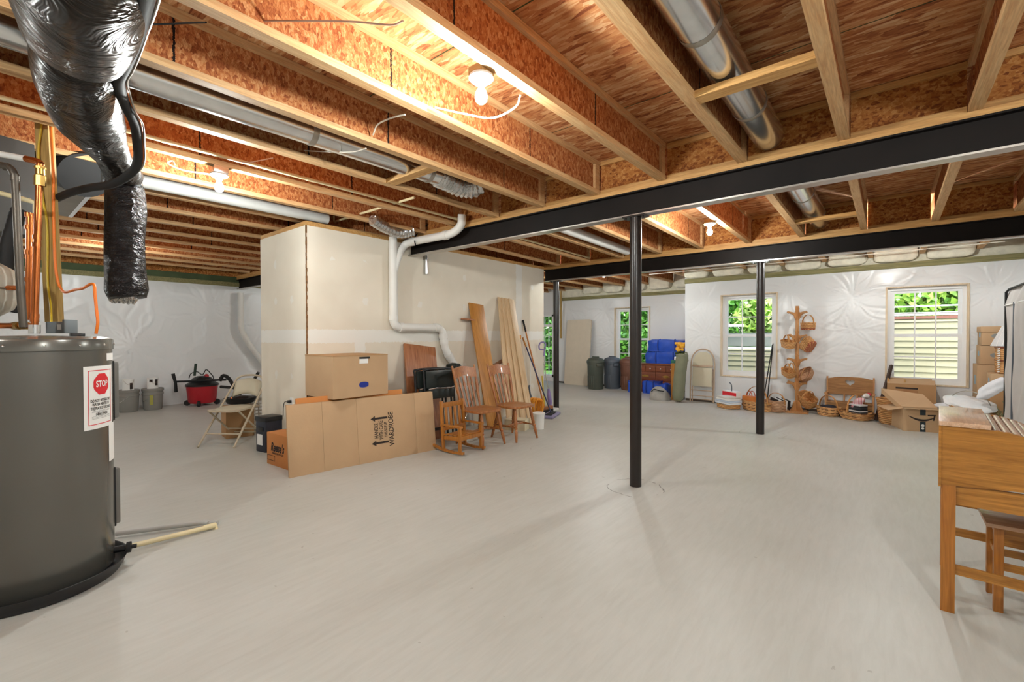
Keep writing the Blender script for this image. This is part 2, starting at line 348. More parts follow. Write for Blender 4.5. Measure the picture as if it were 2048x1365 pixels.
# ---------------------------------------------------------------- floor, deck, walls
XL, XR, YN, YF, YR, YD = -10.6, 1.42, -3.4, 9.3, 10.6, 10.75
XJ, XD = -3.16, -7.05                                                          # the jog beside window 1, the corner by the glazed door
struct(MB().box(XL-.2, XR+.2, YN-.2, YD+.3, -.12, 0).build('floor', M['floor'], smooth=False), 'light gray painted concrete floor')
struct(MB().box(XL-.2, XJ, YN-.2, YD+.2, 2.893, 2.92).box(XJ, XR+.2, YN-.2, YF+.16, 2.893, 2.92).build('ceiling', M['deck'], smooth=False), 'strand-board subfloor deck above the joists')
def sheet(name, org, ud, w, h, holes, pins, res=.022, amp=1.0, seed=1, label=None):
    """clear-white plastic sheeting stretched over insulation: a fine mesh puckered round its fixing points"""
    rg = np.random.default_rng(seed); ud = Vector(ud).normalized(); nd = Vector((0,0,1)).cross(ud) * -1
    us = list(np.linspace(0, w, int(w/res)+1)); vs = list(np.linspace(0, h, int(h/res)+1))
    for a, b, c, d in holes: us += [a, b]; vs += [c, d]
    us = np.unique(np.round(us, 4)); vs = np.unique(np.round(vs, 4)); U, W = np.meshgrid(us, vs)
    H = .010*np.sin(U*2.1+seed)*np.sin(W*1.7+seed*2)+.006*np.sin(U*5.3+2*W)
    for (pu, pv, R, a) in pins:
        du, dv = U-pu, W-pv; r = np.hypot(du, dv)+1e-6; th = np.arctan2(dv, du); ridge = 0
        for k in range(34):
            t0 = rg.uniform(-PI, PI); wd = rg.uniform(.018, .06); dt = np.angle(np.exp(1j*(th-t0+.12*np.sin(r*9+k)))); L = R*rg.uniform(.45, 1.3)
            ridge = ridge + rg.uniform(.3, 1)*rg.choice([-1, 1])*np.exp(-(dt/wd)**2)*np.exp(-(r/L)**2)*np.minimum(r/.12, 1)
        H = H + a*.014*ridge - a*.025*np.exp(-(r/.22)**2)
    edge = np.minimum.reduce([np.minimum(abs(U-x)/.06, 1) for x in (0, w)]+[np.minimum(abs(W-x)/.06, 1) for x in (0, h)])
    H = H*amp*edge; ok = np.ones((len(vs)-1, len(us)-1), bool); uc = (us[:-1]+us[1:])/2; vc = (vs[:-1]+vs[1:])/2
    for a, b, c, d in holes: ok &= ~(((uc > a) & (uc < b))[None, :] & ((vc > c) & (vc < d))[:, None])
    m = MB(); n = len(us); o = Vector(org)
    P = np.array(o)[None, None]+U[..., None]*np.array(ud)+W[..., None]*np.array((0,0,1.))+(H+.0)[..., None]*np.array(nd)
    m.v = [tuple(p) for p in P.reshape(-1, 3)]
    m.f = [(j*n+i, j*n+i+1, (j+1)*n+i+1, (j+1)*n+i) for j, i in zip(*np.nonzero(ok))]
    bm = MB(); bm.v, bm.f = m.v, m.f
    return struct(bm.build(name, M['plastic'], ang=1.2), label)
W1 = (-2.485, -1.565, .54, 2.06); W2 = (-.035, .865, .555, 2.04); W0 = (-5.385, -4.475, .43, 1.99); D1 = (-8.35, -7.36, .12, 1.90)
ht = 2.345
def hole(w, x0): return (w[0]-x0, w[1]-x0, w[2], w[3])
sheet('wall_back', (XJ, YF, 0), (1,0,0), XR-XJ, ht, [hole(W1, XJ), hole(W2, XJ)],
      [(1.79, 2.1, .9, 1.2), (2.66, 1.92, .8, 1.3), (2.7, 1.42, .6, .8), (.36, 1.35, .5, 1), (.38, 2.02, .4, .7), (3.62, 2.2, .5, .8), (4.3, 1.95, .7, 1.1), (4.2, 1.2, .5, .8), (2.1, .8, .5, .4), (3.0, 1.0, .5, .6)],   .014, .6, 3, 'white plastic sheeting over the window wall')
sheet('wall_recess', (XD, YR, 0), (1,0,0), XJ-XD, 2.27, [hole(W0, XD)], [(.15, 2.15, .9, 1), (1.35, 1.95, .9, 1.2), (1.6, 1.2, .6, .8), (3.0, 2.2, .6, 1), (3.3, 1.0, .6, .6), (.9, 1.2, .6, .5)], .018, .6, 5, 'white plastic sheeting behind the bins and dresser')
sheet('wall_left', (XL, YD, 0), (0,-1,0), YD-YN, 2.36, [], [(YD-y, z, R, 1.3) for y, z, R in ((1.95, 1.13, 1.2), (3.2, 1.9, 1.0), (.6, 1.75, 1.0), (-1, 1.2, 1), (5, 1.3, 1), (3.7, .9, .7), (2.6, .45, .6), (7, 1.2, 1))], .02, .8, 8, 'gray plastic sheeting behind the bucket pair')
sheet('wall_right', (XR, YN, 0), (0,1,0), YF-YN, 2.36, [], [(y-YN, z, .8, 1) for y, z in ((8.9, 1.9), (7, 1.4), (5, 1.9), (3, 1.2), (1, 1.8))], .04, 1.2, 9, 'plastic sheeting on the right wall')
struct(MB().box(XL, XR, YN-.1, YN, 0, 2.9).build('wall_front', mat('front_wall_paint', '#d8d5cf', .8), smooth=False))
struct(MB().box(XD-.12, XJ, YR+.02, YR+.14, 2.27, 2.9).box(XJ, XR, YF+.02, YF+.14, ht, 2.9).build('trim_1', M['batt'], smooth=False), 'insulated rim above the back sheeting')
struct(MB().box(XL-.14, XL-.02, YN, YD, 2.3, 2.56).box(XR+.02, XR+.14, YN, YF, 2.3, 2.56).build('trim_5', mat('green_foam_strip', '#4c5a3c', .8, 0, .2, 3), smooth=False), 'green strip above the side sheeting')
struct(MB().box(XL-.14, XL-.0, YN, YD, 2.56, 2.89).box(XR+.02, XR+.14, YN, YF, 2.56, 2.89).build('trim_6', M['rim'], smooth=False), 'strand-board rim above the side sheeting')
pl = MB().box(XJ-.02, XR, YF-.03, YF+.12, ht, ht+.085).box(XD, XJ-.02, YR-.03, YR+.12, 2.265, 2.35).box(XL-.1, XL+.03, YN, YD, 2.355, 2.44)
struct(pl.build('trim_2', M['treated'], smooth=False), 'green-tinged treated plate along the wall tops')
struct(MB().box(XJ-.022, XJ-.002, YF+.01, YR, 0, 2.6).build('wall_jog', M['plastic'], smooth=False), 'end of the window wall beside the dresser')
struct(MB().box(XD-.1, XD, YR, YD+.1, 0, 2.89).build('wall_corner', M['plastic'], smooth=False))
dwall = MB()
for a, b, c, d in ((XL, D1[0], 0, 2.89), (D1[1], XD-.1, 0, 2.89), (D1[0], D1[1], 0, D1[2]), (D1[0], D1[1], D1[3], 2.89)): dwall.box(a, b, YD, YD+.12, c, d)
struct(dwall.build('wall_door', M['plastic'], smooth=False), 'white plastic sheeting round the glazed door')
struct(MB().box(XD-.06, XJ, YR-.02, YR+.0, 0, .035).build('baseboard_recess', M['steel'], smooth=False)); struct(MB().box(XJ, XR, YF-.025, YF, 0, .04).build('baseboard_back', mat('dark_sill_plate', '#4b3f36', .8), smooth=False))
# drywall closet block
BX0, BX1, BY0, BY1 = -5.97, -4.8, 2.345, 6.68
struct(MB().box(BX0, BX1, BY0, BY1, 0, 2.50).build('wall_partition', M['drywall'], smooth=False), 'tall unpainted drywall block in the middle of the basement')
struct(MB().box(BX0+.02, BX1+.005, BY0-.005, BY1, 2.50, 2.545).build('trim_3', M['pineX'], smooth=False), 'lumber plate on top of the drywall block')
cb = MB()
for k in range(60):
    z = 2.5*k/60; cb.box(BX1-.006-.006*random.random(), BX1+.003, BY0-.004, BY0+.004+.008*random.random(), z, z+2.5/60)
struct(cb.build('trim_4', mat('torn_drywall_edge', '#7d5a3a', .9, 0, .5, 20), smooth=False), 'torn brown paper edge on the drywall corner')
# ---------------------------------------------------------------- windows and the glazed door
def window(name, w, Y, cols=3, rows=2):
    x0, x1, z0, z1 = w; j = MB()
    for a in ((x0-.035, x0+.004, z0-.018, z1+.018), (x1-.004, x1+.035, z0-.018, z1+.018)): j.box(a[0]+(.014 if a[0] < x0 else 0), a[1]-(.0 if a[0] < x0 else .014), Y-.012, Y+.15, a[2], a[3])
    j.box(x0, x1, Y-.012, Y+.15, z1, z1+.018).box(x0, x1, Y-.012, Y+.15, z0-.018, z0)
    root = struct(MB().box(x0, x0+.045, Y+.07, Y+.13, z0, z1).box(x1-.045, x1, Y+.07, Y+.13, z0, z1).box(x0+.045, x1-.045, Y+.07, Y+.13, z1-.045, z1).box(x0+.045, x1-.045, Y+.07, Y+.13, z0, z0+.05).build(name, M['vinyl'], smooth=False))
    j.build('wood_jamb', M['jamb'], root, False); zm = (z0+z1)/2
    for (a, b, yy) in ((z0+.05, zm+.02, Y+.075), (zm-.02, z1-.045, Y+.1)):
        s = MB(); s.box(x0+.045, x0+.09, yy, yy+.026, a, b).box(x1-.09, x1-.045, yy, yy+.026, a, b).box(x0+.09, x1-.09, yy, yy+.026, a, a+.045).box(x0+.09, x1-.09, yy, yy+.026, b-.04, b)
        so = s.build('sash', M['vinyl'], root, False); g = MB(); wx = (x1-x0-.18)/cols
        for c in range(1, cols): g.box(x0+.09+c*wx-.009, x0+.09+c*wx+.009, yy+.006, yy+.02, a+.045, b-.04)
        for r in range(1, rows): zz = a+.045+(b-a-.085)*r/rows; g.box(x0+.09, x1-.09, yy+.0065, yy+.0195, zz-.009, zz+.009)
        g.build('muntin', M['vinyl'], so, False); MB().quad((x0+.09, yy+.013, a+.045), (x1-.09, yy+.013, a+.045), (x1-.09, yy+.013, b-.04), (x0+.09, yy+.013, b-.04)).build('pane', M['glass'], so, False)
    return root
window('window_1', W1, YF)['label'] = 'double-hung white window left of the basket stand'; window('window_2', W2, YF)['label'] = 'double-hung white window right of the heart bench'; window('window_3', W0, YR)['label'] = 'double-hung white window behind the trash cans'
def glazed_door():
    x0, x1, z0, z1 = D1; Y = YD
    root = struct(MB().box(x0, x0+.06, Y-.01, Y+.1, z0, z1).box(x1-.07, x1, Y-.01, Y+.1, z0, z1).box(x0, x1, Y-.01, Y+.1, z1-.05, z1).box(x0, x1, Y-.01, Y+.1, z0, z0+.07).build('door_1', M['vinyl'], smooth=False), 'white glazed door with a transom seen past the drywall')
    MB().box(x0+.06, x1-.07, Y, Y+.09, 1.56, 1.63).build('transom_bar', M['vinyl'], root, False)
    g = MB()
    for k in range(1, 6): xx = x0+.06+(x1-x0-.13)*k/6; g.box(xx-.009, xx+.009, Y+.03, Y+.05, z0+.07, z1-.05)
    for zz in (.55, .92, 1.29): g.box(x0+.06, x1-.07, Y+.031, Y+.049, zz-.009, zz+.009)
    g.build('muntin', M['vinyl'], root, False); MB().quad((x0+.06, Y+.04, z0+.07), (x1-.07, Y+.04, z0+.07), (x1-.07, Y+.04, z1-.05), (x0+.06, Y+.04, z1-.05)).build('pane', M['glass'], root, False)
glazed_door()
# ---------------------------------------------------------------- framing overhead
SP, X0J = .608, -.239
def zb(Y):                                                                     # underside of the joists
    return 2.59 if Y <= 3.735 else (2.59-(Y-3.735)*.0183 if Y < 6.73 else 2.535)
def ordn(k): return ['first', 'second', 'third', 'fourth', 'fifth', 'sixth', 'seventh', 'eighth', 'ninth', 'tenth', 'eleventh', 'twelfth', 'thirteenth', 'fourteenth', 'fifteenth', 'sixteenth', 'seventeenth', 'eighteenth', 'nineteenth', 'twentieth'][k]
def joist(k, ya, yb, where, stiff):
    x = X0J+SP*k; L = yb-ya; za, zc = zb(ya+.001), zb(yb-.001); tilt = math.atan2(zc-za, L)
    side = ordn(2-k)
    t = thing('floor_joist', f'wood I-joist {where}, {side} from the right wall', 'joist', (x, ya, za), 0, 'exposed floor joists '+where, rot=(tilt, 0, 0))
    up = .304 if ya < 3.7 else .357
    MB().box(-.031, .031, 0, L, 0, .038).build('bottom_flange', M['flange'], t, False); MB().box(-.031, .031, 0, L, up-.042, up-.004).build('top_flange', M['flange'], t, False)
    MB().box(-.005, .005, 0, L, .038, up-.042).build('web', M['web'], t, False)
    if stiff: MB().box(.005, .029, L-.075, L-.005, .04, up-.044).build('web_stiffener', M['flange'], t, False)
    return t
for k in range(-16, 3): joist(k, -3.3, 3.70, 'in front of the near steel beam', k > -8)
for k in range(-9, 3): joist(k, 3.77, 6.70, 'between the two steel beams', True)
for k in range(-16, -9): joist(k, 3.77, 10.7, 'behind the drywall block', False)
for k in range(-9, 3): joist(k, 6.76, YF-.04 if k > -5 else YR-.04, 'beyond the far steel beam', False)
def steel_beam(name, label, x0, x1, y, z0, z1, sill, th):
    t = thing(name, label, 'beam', ((x0+x1)/2, y, z0)); L = (x1-x0)/2; h = z1-z0
    MB().box(-L, L, -.05, .05, 0, .012).build('bottom_flange', M['flange_sheen'], t, False); MB().box(-L, L, -.05, .05, h-.012, h).build('top_flange', M['steelbar'], t, False)
    MB().box(-L, L, -.006, .006, .012, h-.012).build('web', M['steelbar'], t, False)
    MB().box(-L, L, -.046, .07, h, h+th).build('nailer_plate', M['pineX'], t, False); return t
steel_beam('steel_beam', 'near black steel beam with lumber plate, over the nearest post', BX1, XR, 3.735, 2.343, 2.552, 0, .036)
steel_beam('steel_beam', 'far black steel beam with lumber plate, over the two back posts', BX1, XR, 6.73, 2.281, 2.487, 0, .046)
steel_beam('steel_beam', 'short black steel beam left of the drywall block', XL, BX0, 3.735, 2.30, 2.50, 0, .088)
for y, z0, z1, ks, w in ((3.715, 2.589, 2.892, range(-7, 3), 'near'), (6.715, 2.534, 2.892, range(-8, 3), 'far')):
    for k in ks:
        xa = X0J+SP*(k-1)+.034; xb = X0J+SP*k-.034
        if xa < BX1-.3: continue
        t = thing('blocking_panel', f'strand-board blocking on the {w} beam, {ordn(2-k)} bay from the right wall', 'blocking', ((xa+xb)/2, y+.02, z0), 0, f'blocking panels on the {w} beam')
        h = (xb-xa)/2; MB().box(-h, h, -.006, .006, .04, z1-z0-.042).build('panel', M['rim'], t, False); MB().box(-h, h, -.03, .03, z1-z0-.042, z1-z0-.004).build('top_flange', M['pineX'], t, False); MB().box(-h, h, -.03, .03, .001, .039).build('bottom_flange', M['pineX'], t, False)
def post(label, x, y, ztop):
    t = thing('steel_post', label, 'post', (x, y, 0))
    MB().cyl((0,0,0), (0,0,ztop-.012), .05, n=32).build('shaft', M['steel'], t); MB().box(-.10, .10, -.06, .06, ztop-.012, ztop).build('cap_plate', M['steel'], t, False)
    b = MB()
    for sx in (-.078, .078): b.cyl((sx, -.035, ztop-.024), (sx, -.035, ztop-.012), .012, n=6)
    b.build('bolt', M['steel'], t)
post('nearest black steel post, in the middle of the open floor', -1.70, 3.73, 2.343)
post('black steel post in front of the left double-hung window', -1.318, 6.74, 2.281)
post('black steel post at the end of the drywall block, beside the mop', YP(1112.5, 800, 6.73).x, 6.73, 2.281)
# fluffy batts stuffed over the wall plates
for k in range(-4, 3):
    xa = X0J+SP*(k-1)+.04; xb = X0J+SP*k-.04; xa = max(xa, XJ)
    if xb > XR: xb = XR-.02
    b = MB().blob(((xa+xb)/2, YF-.045, 2.645), (xb-xa)/2*1.0, .10, .205+.02*random.random(), 40, 24, .03, k+40, sq=.38)
    tag(b.build('insulation_batt', M['batt']), f'cream insulation batt above the window wall, {ordn(2-k)} from the right', 'insulation', 'insulation batts over the window wall')
for k in range(-9, -4):
    xa = X0J+SP*(k-1)+.04; xb = X0J+SP*k-.04
    b = MB().blob(((xa+xb)/2, YR-.05, 2.60), (xb-xa)/2*1.0, .10, .20, 36, 22, .035, k+70, sq=.38)
    tag(b.build('insulation_batt', M['batt']), f'cream insulation batt above the trash cans and dresser, {ordn(-4-k-1)} from the right', 'insulation', 'insulation batts over the recessed wall')
# ---------------------------------------------------------------- round ducts
def round_duct(name, label, pts, r, seams, mt='galv'):
    t = thing(name, label, 'duct', pts[0]); p0 = Vector(pts[0]); P = [Vector(p)-p0 for p in pts]
    MB().tube(P, r, 32).build('pipe', M[mt], t)
    d = (P[-1]-P[0]).normalized()
    for s in seams:
        c = P[0]+d*s; MB().tube([c-d*.02, c-d*.012, c+d*.012, c+d*.02], [r+.0008, r+.0025, r+.0025, r+.0008], 32, False).build('joint_band', M['gray_metal'], t)
    return t
round_duct('round_duct', 'shiny round metal duct between joists at the upper right', [(-.675, -3.2, 2.735), (-.675, 3.69, 2.735)], .098, [1.1, 2.6, 4.0, 5.35, 6.3])
round_duct('round_duct', 'shiny round metal duct between the two steel beams', [(-.675, 3.78, 2.72), (-.665, 6.66, 2.70)], .098, [1.5, 2.45])
t = round_duct('round_duct', 'shiny round metal duct with a crinkled elbow, over the drywall block', [(-2.99, -.9, 2.665), (-2.99, 2.62, 2.69)], .085, [1.2, 2.4, 3.4])
e = smooth_path([(0, 3.5, .025), (0, 3.62, .02), (.03, 3.76, -.01), (.10, 3.86, .0), (.12, 3.88, .09), (.1, 3.87, .2)], 8); rr = [.088+.014*(i % 2) for i in range(len(e))]
MB().tube(e, rr, 28).build('flexible_elbow', M['foil'], t)
b = MB()
for i in range(26): y = -.35+i*.095; b.box(-.04+.0*i, .12, y, y+.088, .085, .115, Tm((0,1,0)), .012)
b.build('foil_wrap', M['foil'], t)
def cross_block(label, k, y, z=2.60):
    xa, xb = X0J+SP*(k-1)+.031, X0J+SP*k-.031
    tag(MB().box(xa, xb, y-.045, y+.045, z, z+.038).build('duct_support', M['pineX'], smooth=False), label, 'lumber', 'lumber pieces carrying the ducts')
cross_block('short lumber bridging under the upper right duct', 0, YP(1500, 165, 2.6).y if False else G(1515, 160, 2.6).y, 2.592)
cross_block('short lumber bridging under the duct near the far beam', 0, 5.95, 2.552)
cross_block('short lumber bridging under the duct with the crinkled elbow', -4, G(815, 355, 2.6).y, 2.592)
# pipes in the joist bays
def pipe(name, label, pts, r, mt, cat='pipe', bands=(), group=None, n=14):
    p0 = Vector(pts[0]); t = thing(name, label, cat, p0, 0, group); P = [Vector(p)-p0 for p in pts]
    MB().tube(P, r, n).build('run', M[mt], t)
    for c, a, l in bands:
        c = Vector(c)-p0; a = Vector(a).normalized(); MB().tube([c-a*l, c+a*l], r*1.16, n).build('coupling', M[mt], t)
    return t
pipe('water_pipe', 'long cream plastic water pipe on the joist side, crossing over the drywall block', [(-3.805, -1, 2.645), (-3.805, 3.66, 2.645)], .0135, 'cpvc', bands=[((-3.805, y, 2.645), (0,1,0), .03) for y in (.9, 1.9, 2.6, 3.6)])
pipe('water_pipe', 'cream plastic water pipe between the beams, above the drywall', [(-3.82, 3.8, 2.635), (-3.82, 6.62, 2.59)], .0135, 'cpvc', bands=[((-3.82, y, 2.635-(y-3.8)*.016), (0,1,0), .03) for y in (4.6, 5.6, 6.55)])
pipe('drain_pipe', 'thick white drain pipe hung in a joist bay near the second bulb', [(-4.83, -.6, 2.62), (-4.83, 2.6, 2.615)], .055, 'galv2', n=20)
pipe('white_duct', 'white round duct between the beams beside the drywall', [(-3.1, 3.8, 2.655), (-3.1, 6.5, 2.60)], .06, 'pvc', n=20)
pa = G(829, 395, 2.655); pb = YP(668, 444, pa.y)
pipe('water_pipe', 'cream branch pipe crossing the joist bays above the drywall corner', [pb+Vector((0, 0, .07)), pb+Vector((0,0,.008)), pb+Vector((.015,0,0)), pa], .012, 'cpvc', bands=[(pb+(pa-pb)*.2, (1,0,0), .03), (pb+(pa-pb)*.5, (1,0,0), .03)])
# cables
def cable(label, pts, mt='cable', r=.0045, name='cable', k=7, group='loose ceiling cables'):
    return tag(MB().tube(smooth_path(pts, k), r, 8).build(name, M[mt]), label, 'cable', group)
cable('white cable looping from the nearest bulb to the joist web', [V(1041, 190, (-1.5, 1.75, 2.5)), V(1030, 215, (-1.55, 1.75, 2.5)), V(985, 236, (-1.75, 1.7, 2.5)), V(930, 228, (-1.95, 1.65, 2.5)), V(870, 215, (-2.05, 1.6, 2.6))], 'cable', .005)
cable('white cable curving out of the second joist left of the nearest bulb', [V(746, 270, (-2.67, 1.7, 2.6)), V(755, 250, (-2.55, 1.7, 2.6)), V(780, 237, (-2.4, 1.68, 2.6)), V(810, 229, (-2.2, 1.65, 2.6))], 'cable', .005)
cable('white cable strung below the left duct', [V(600, 301, (-3.28, 1.6, 2.6)), V(660, 304, (-3.1, 1.65, 2.6)), V(705, 304, (-2.9, 1.65, 2.6)), V(732, 297, (-2.7, 1.65, 2.6))], 'cable', .004)
cable('tan cable drooping from a hole in the joist at the top', [V(527, 42, (-2.06, .83, 2.75)), V(600, 42, (-2.0, .9, 2.75)), V(700, 43, (-1.85, 1.0, 2.75)), V(780, 50, (-1.65, 1.1, 2.75)), V(806, 42, (-1.55, 1.1, 2.78))], 'cable_tan', .004)
cable('thin dark cable beside the black duct at the top left', [V(283, 50, (-2.5, .45, 2.7)), V(330, 48, (-2.45, .55, 2.7)), V(380, 46, (-2.35, .65, 2.72)), V(412, 45, (-2.2, .7, 2.72))], 'rubber', .004)
cable('coiled white cable by the second bulb', [V(428, 350, (-3.95, 1.3, 2.58)), V(400, 346, (-4.0, 1.2, 2.6)), V(365, 340, (-4.1, 1.1, 2.62)), V(340, 330, (-4.2, 1.0, 2.66)), V(335, 325, (-4.2, 1.0, 2.7)), V(345, 322, (-4.2, 1.05, 2.72)), V(350, 330, (-4.2, 1.05, 2.68))], 'cable', .006)
cable('white cable near the cream water pipe over the left bays', [V(455, 318, (-3.5, 1.3, 2.68)), V(490, 325, (-3.4, 1.4, 2.66)), V(520, 321, (-3.35, 1.45, 2.66)), V(546, 316, (-3.28, 1.5, 2.66))], 'cable_tan', .004)
cable('tan cable stapled under the joists along the window wall', [(-3.7, 8.75, 2.525), (-1.6, 8.78, 2.528), (.37, 8.74, 2.528), (1.15, 8.68, 2.525)], 'cable', .006)
# ---------------------------------------------------------------- bare bulbs
def bulb_fixture(label, loc, box=False, bm='bulb'):
    t = thing('bare_bulb_light', label, 'light', loc, 0, 'bare ceiling bulbs')
    if box: MB().box(-.05, .05, -.05, .05, .0, .055, b=.004).build('junction_box', M['galv'], t)
    else: MB().box(-.045, .045, -.045, .045, .0, .04, b=.004).build('junction_box', M['pineX'], t)
    MB().lathe([(.001, 0), (.058, 0), (.06, -.012), (.05, -.022), (.024, -.026), (.024, -.042), (.001, -.042)], 28).build('porcelain_holder', M['porcelain'], t)
    MB().lathe([(.013, -.042), (.014, -.06), (.022, -.072), (.029, -.09), (.030, -.104), (.026, -.12), (.015, -.131), (.001, -.134)], 24).build('bulb', M[bm], t)
    return t
bulb_fixture('nearest bare bulb on a round porcelain holder', (-1.535, 1.62, 2.575))
bulb_fixture('bare bulb on a square metal box, left above the vacuum area', (-3.887, 1.24, 2.534), True)
bulb_fixture('bare bulb between the two steel beams', (-1.53, 5.25, 2.545))
for i, (x, y) in enumerate(HIDDEN_BULBS): bulb_fixture(['added fill bulb behind the camera', 'added fill bulb in the far left corner, out of view', 'bare bulb beyond the far beam near the right wall', 'added fill bulb behind the drywall block', 'bare bulb beyond the far beam near the trash cans', 'added fill bulb right of the camera', 'added dim fill bulb hidden behind the hanging black duct'][i % 7], (x, y, 2.55), False, 'fill_bulb_dim' if i == 6 else 'bulb')  # except beyond the far beam, these are added to brighten the room
# ---------------------------------------------------------------- water heater corner (left foreground)
HC = Vector((-3.489, .231, 0)); HR = .318; HZ = 1.322
def hcyl(x, y, r=HR):                                                          # where a sight line meets the tank wall
    d = ray(x, y); o = CAM-HC; a = d.x*d.x+d.y*d.y; b = 2*(o.x*d.x+o.y*d.y); c = o.x*o.x+o.y*o.y-r*r; q = b*b-4*a*c
    t = (-b-math.sqrt(max(q, 0)))/(2*a); p = CAM+d*t-HC; return math.atan2(p.y, p.x), p.z
gray_tank = mat('tank_enamel', '#6b6a65', .22, .45, .03, 3)
t = thing('water_heater', 'tall gray electric water heater with a STOP sticker standing in a black pan', 'water heater', HC)
MB().lathe([(0, .03), (HR-.01, .03), (HR, .045), (HR, HZ-.075)], 96).build('tank', gray_tank, t)
MB().lathe([(HR, HZ-.08), (HR+.007, HZ-.078), (HR+.007, HZ-.028), (HR+.003, HZ-.02), (HR-.04, HZ-.008), (0, HZ)], 96).build('top_cap', gray_tank, t)
s = MB()
for k in range(16): a = -1.2+k*.42; s.blob((math.cos(a)*(HR+.008), math.sin(a)*(HR+.008), HZ-.052), .006, .006, .006, 8, 6)
s.build('screw', M['galv'], t)
MB().lathe([(0, .004), (.345, .004), (.36, .03), (.372, .066), (.376, .07), (.37, .072), (.366, .066), (.352, .03), (.33, .012), (0, .012)], 96).build('drain_pan', M['black'], t)
def on_tank(a0, z0, r): return lambda v: Vector((math.cos(a0+v.x/HR)*(r+v.z), math.sin(a0+v.x/HR)*(r+v.z), z0+v.y))
def patch(a, b, z0, z1, r, n=16):
    m = MB(); vs = []; fs = []
    for i in range(n+1): q = a+(b-a)*i/n; vs += [(math.cos(q)*r, math.sin(q)*r, z0), (math.cos(q)*r, math.sin(q)*r, z1)]
    for i in range(n): fs.append((2*i, 2*i+2, 2*i+3, 2*i+1))
    return m.add(vs, fs)
aL, zt = hcyl(166, 737); _, zbm = hcyl(170, 853); zt = HZ-.165; zbm = zt-.335; aR = aL+.68; am = (aL+aR)/2
lab = patch(aL, aR, zbm, zt, HR+.0012).build('warning_sticker', M['paper'], t); wlab = (aR-aL)*HR; hl = zt-zbm
b = MB(); i = .022; rr = HR+.002
for (x0, x1, y0, y1) in ((-wlab/2+i, wlab/2-i, hl/2-i-.004, hl/2-i), (-wlab/2+i, wlab/2-i, -hl/2+i, -hl/2+i+.004), (-wlab/2+i, -wlab/2+i+.004, -hl/2+i, hl/2-i), (wlab/2-i-.004, wlab/2-i, -hl/2+i, hl/2-i)):
    f = on_tank(am, (zt+zbm)/2, rr); n = 12; vs = []; fs = []
    for k in range(n+1): x = x0+(x1-x0)*k/n; vs += [f(Vector((x, y0, 0))), f(Vector((x, y1, 0)))]
    b.add(vs, [(2*k, 2*k+2, 2*k+3, 2*k+1) for k in range(n)])
f = on_tank(am, zt-.098, HR+.0022); R8 = .061
oc = [Vector((R8*math.cos(PI/8+k*PI/4), R8*math.sin(PI/8+k*PI/4), 0)) for k in range(8)]; n = 8; vs = []; fs = []
for j in range(n+1):
    y = -R8*math.cos(PI/8)+2*R8*math.cos(PI/8)*j/n; hw = min(R8*math.cos(PI/8), R8*math.cos(PI/8)+R8*math.sin(PI/8)-abs(y))
    for k in range(9): vs.append(f(Vector((-hw+2*hw*k/8, y, 0))))
b.add(vs, [(j*9+k, j*9+k+1, (j+1)*9+k+1, (j+1)*9+k) for j in range(n) for k in range(8)]); b.build('red_print', M['red'], lab)
MB().text('STOP', .046, None, .78, fn=on_tank(am, zt-.098, HR+.0034), bold=.001).build('stop_lettering', M['paper'], lab)
k = MB()
for txt, sz, dz in (('DO NOT RETURN THIS', .0215, .186), ('WATER HEATER TO', .0215, .206), ('THE PLACE OF PURCHASE', .0215, .227), ('1-866-279-4566', .021, .258)):
    k.text(txt, sz, None, (.56 if 'PLACE' in txt else .64), fn=on_tank(am-.01, zt-dz, HR+.0030), bold=.0005)
for dz in (.241, .246, .270, .276, .282): f = on_tank(am-.01, zt-dz, HR+.003); k.add([f(Vector((x, y, 0))) for x, y in ((-.065, 0), (0, 0), (.065, 0), (-.065, .0012), (0, .0012), (.065, .0012))], [(0,1,4,3), (1,2,5,4)])
k.build('black_print', M['ink'], lab)
a2, z2 = hcyl(221, 895); patch(aR-.16, aR+.55, .62, .83, HR+.0012).build('rating_plate', M['paper'], t); patch(aR-.2, aR+.3, HZ-.14, HZ-.10, HR+.0012).build('brand_sticker', M['paper'], t)
for zc, h in ((.375, .165), (1.0, .165)):
    m = MB(); q = aR+.6
    for r, hh, wv in ((HR+.004, h, .17), (HR+.028, h-.02, .145)):
        pass
    e = Tm((math.cos(q)*(HR+.006), math.sin(q)*(HR+.006), zc), (0, 0, q)); m.box(-.012, .022, -.075, .075, -h/1, h/1, e, .012)
    po = m.build('access_cover', mat('cover_enamel', '#6f6e6a', .4), t); MB().box(-.014, -.004, -.082, .082, -h-.008, h+.008, e, .003).build('cover_gasket', M['rubber'], po)
q = 1.25; c = Vector((math.cos(q)*HR, math.sin(q)*HR, .10)); u = Vector((math.cos(q), math.sin(q), 0))
v = MB().cyl(c, c+u*.05, .018, n=14).build('drain_valve', M['black'], t)
MB().tube([c+u*.055+Vector((0,0,-.0)), c+u*.075], .03, 18).build('valve_knob', M['rubber'], v); MB().cyl(c+u*.075, c+u*.1, .012, n=10).build('valve_stem', M['rubber'], v)
MB().box(-.03, .03, -.03, .03, HZ-.006, HZ+.012, Tm((-.05, .18, 0)), .004).build('cable_clamp', M['black'], t)
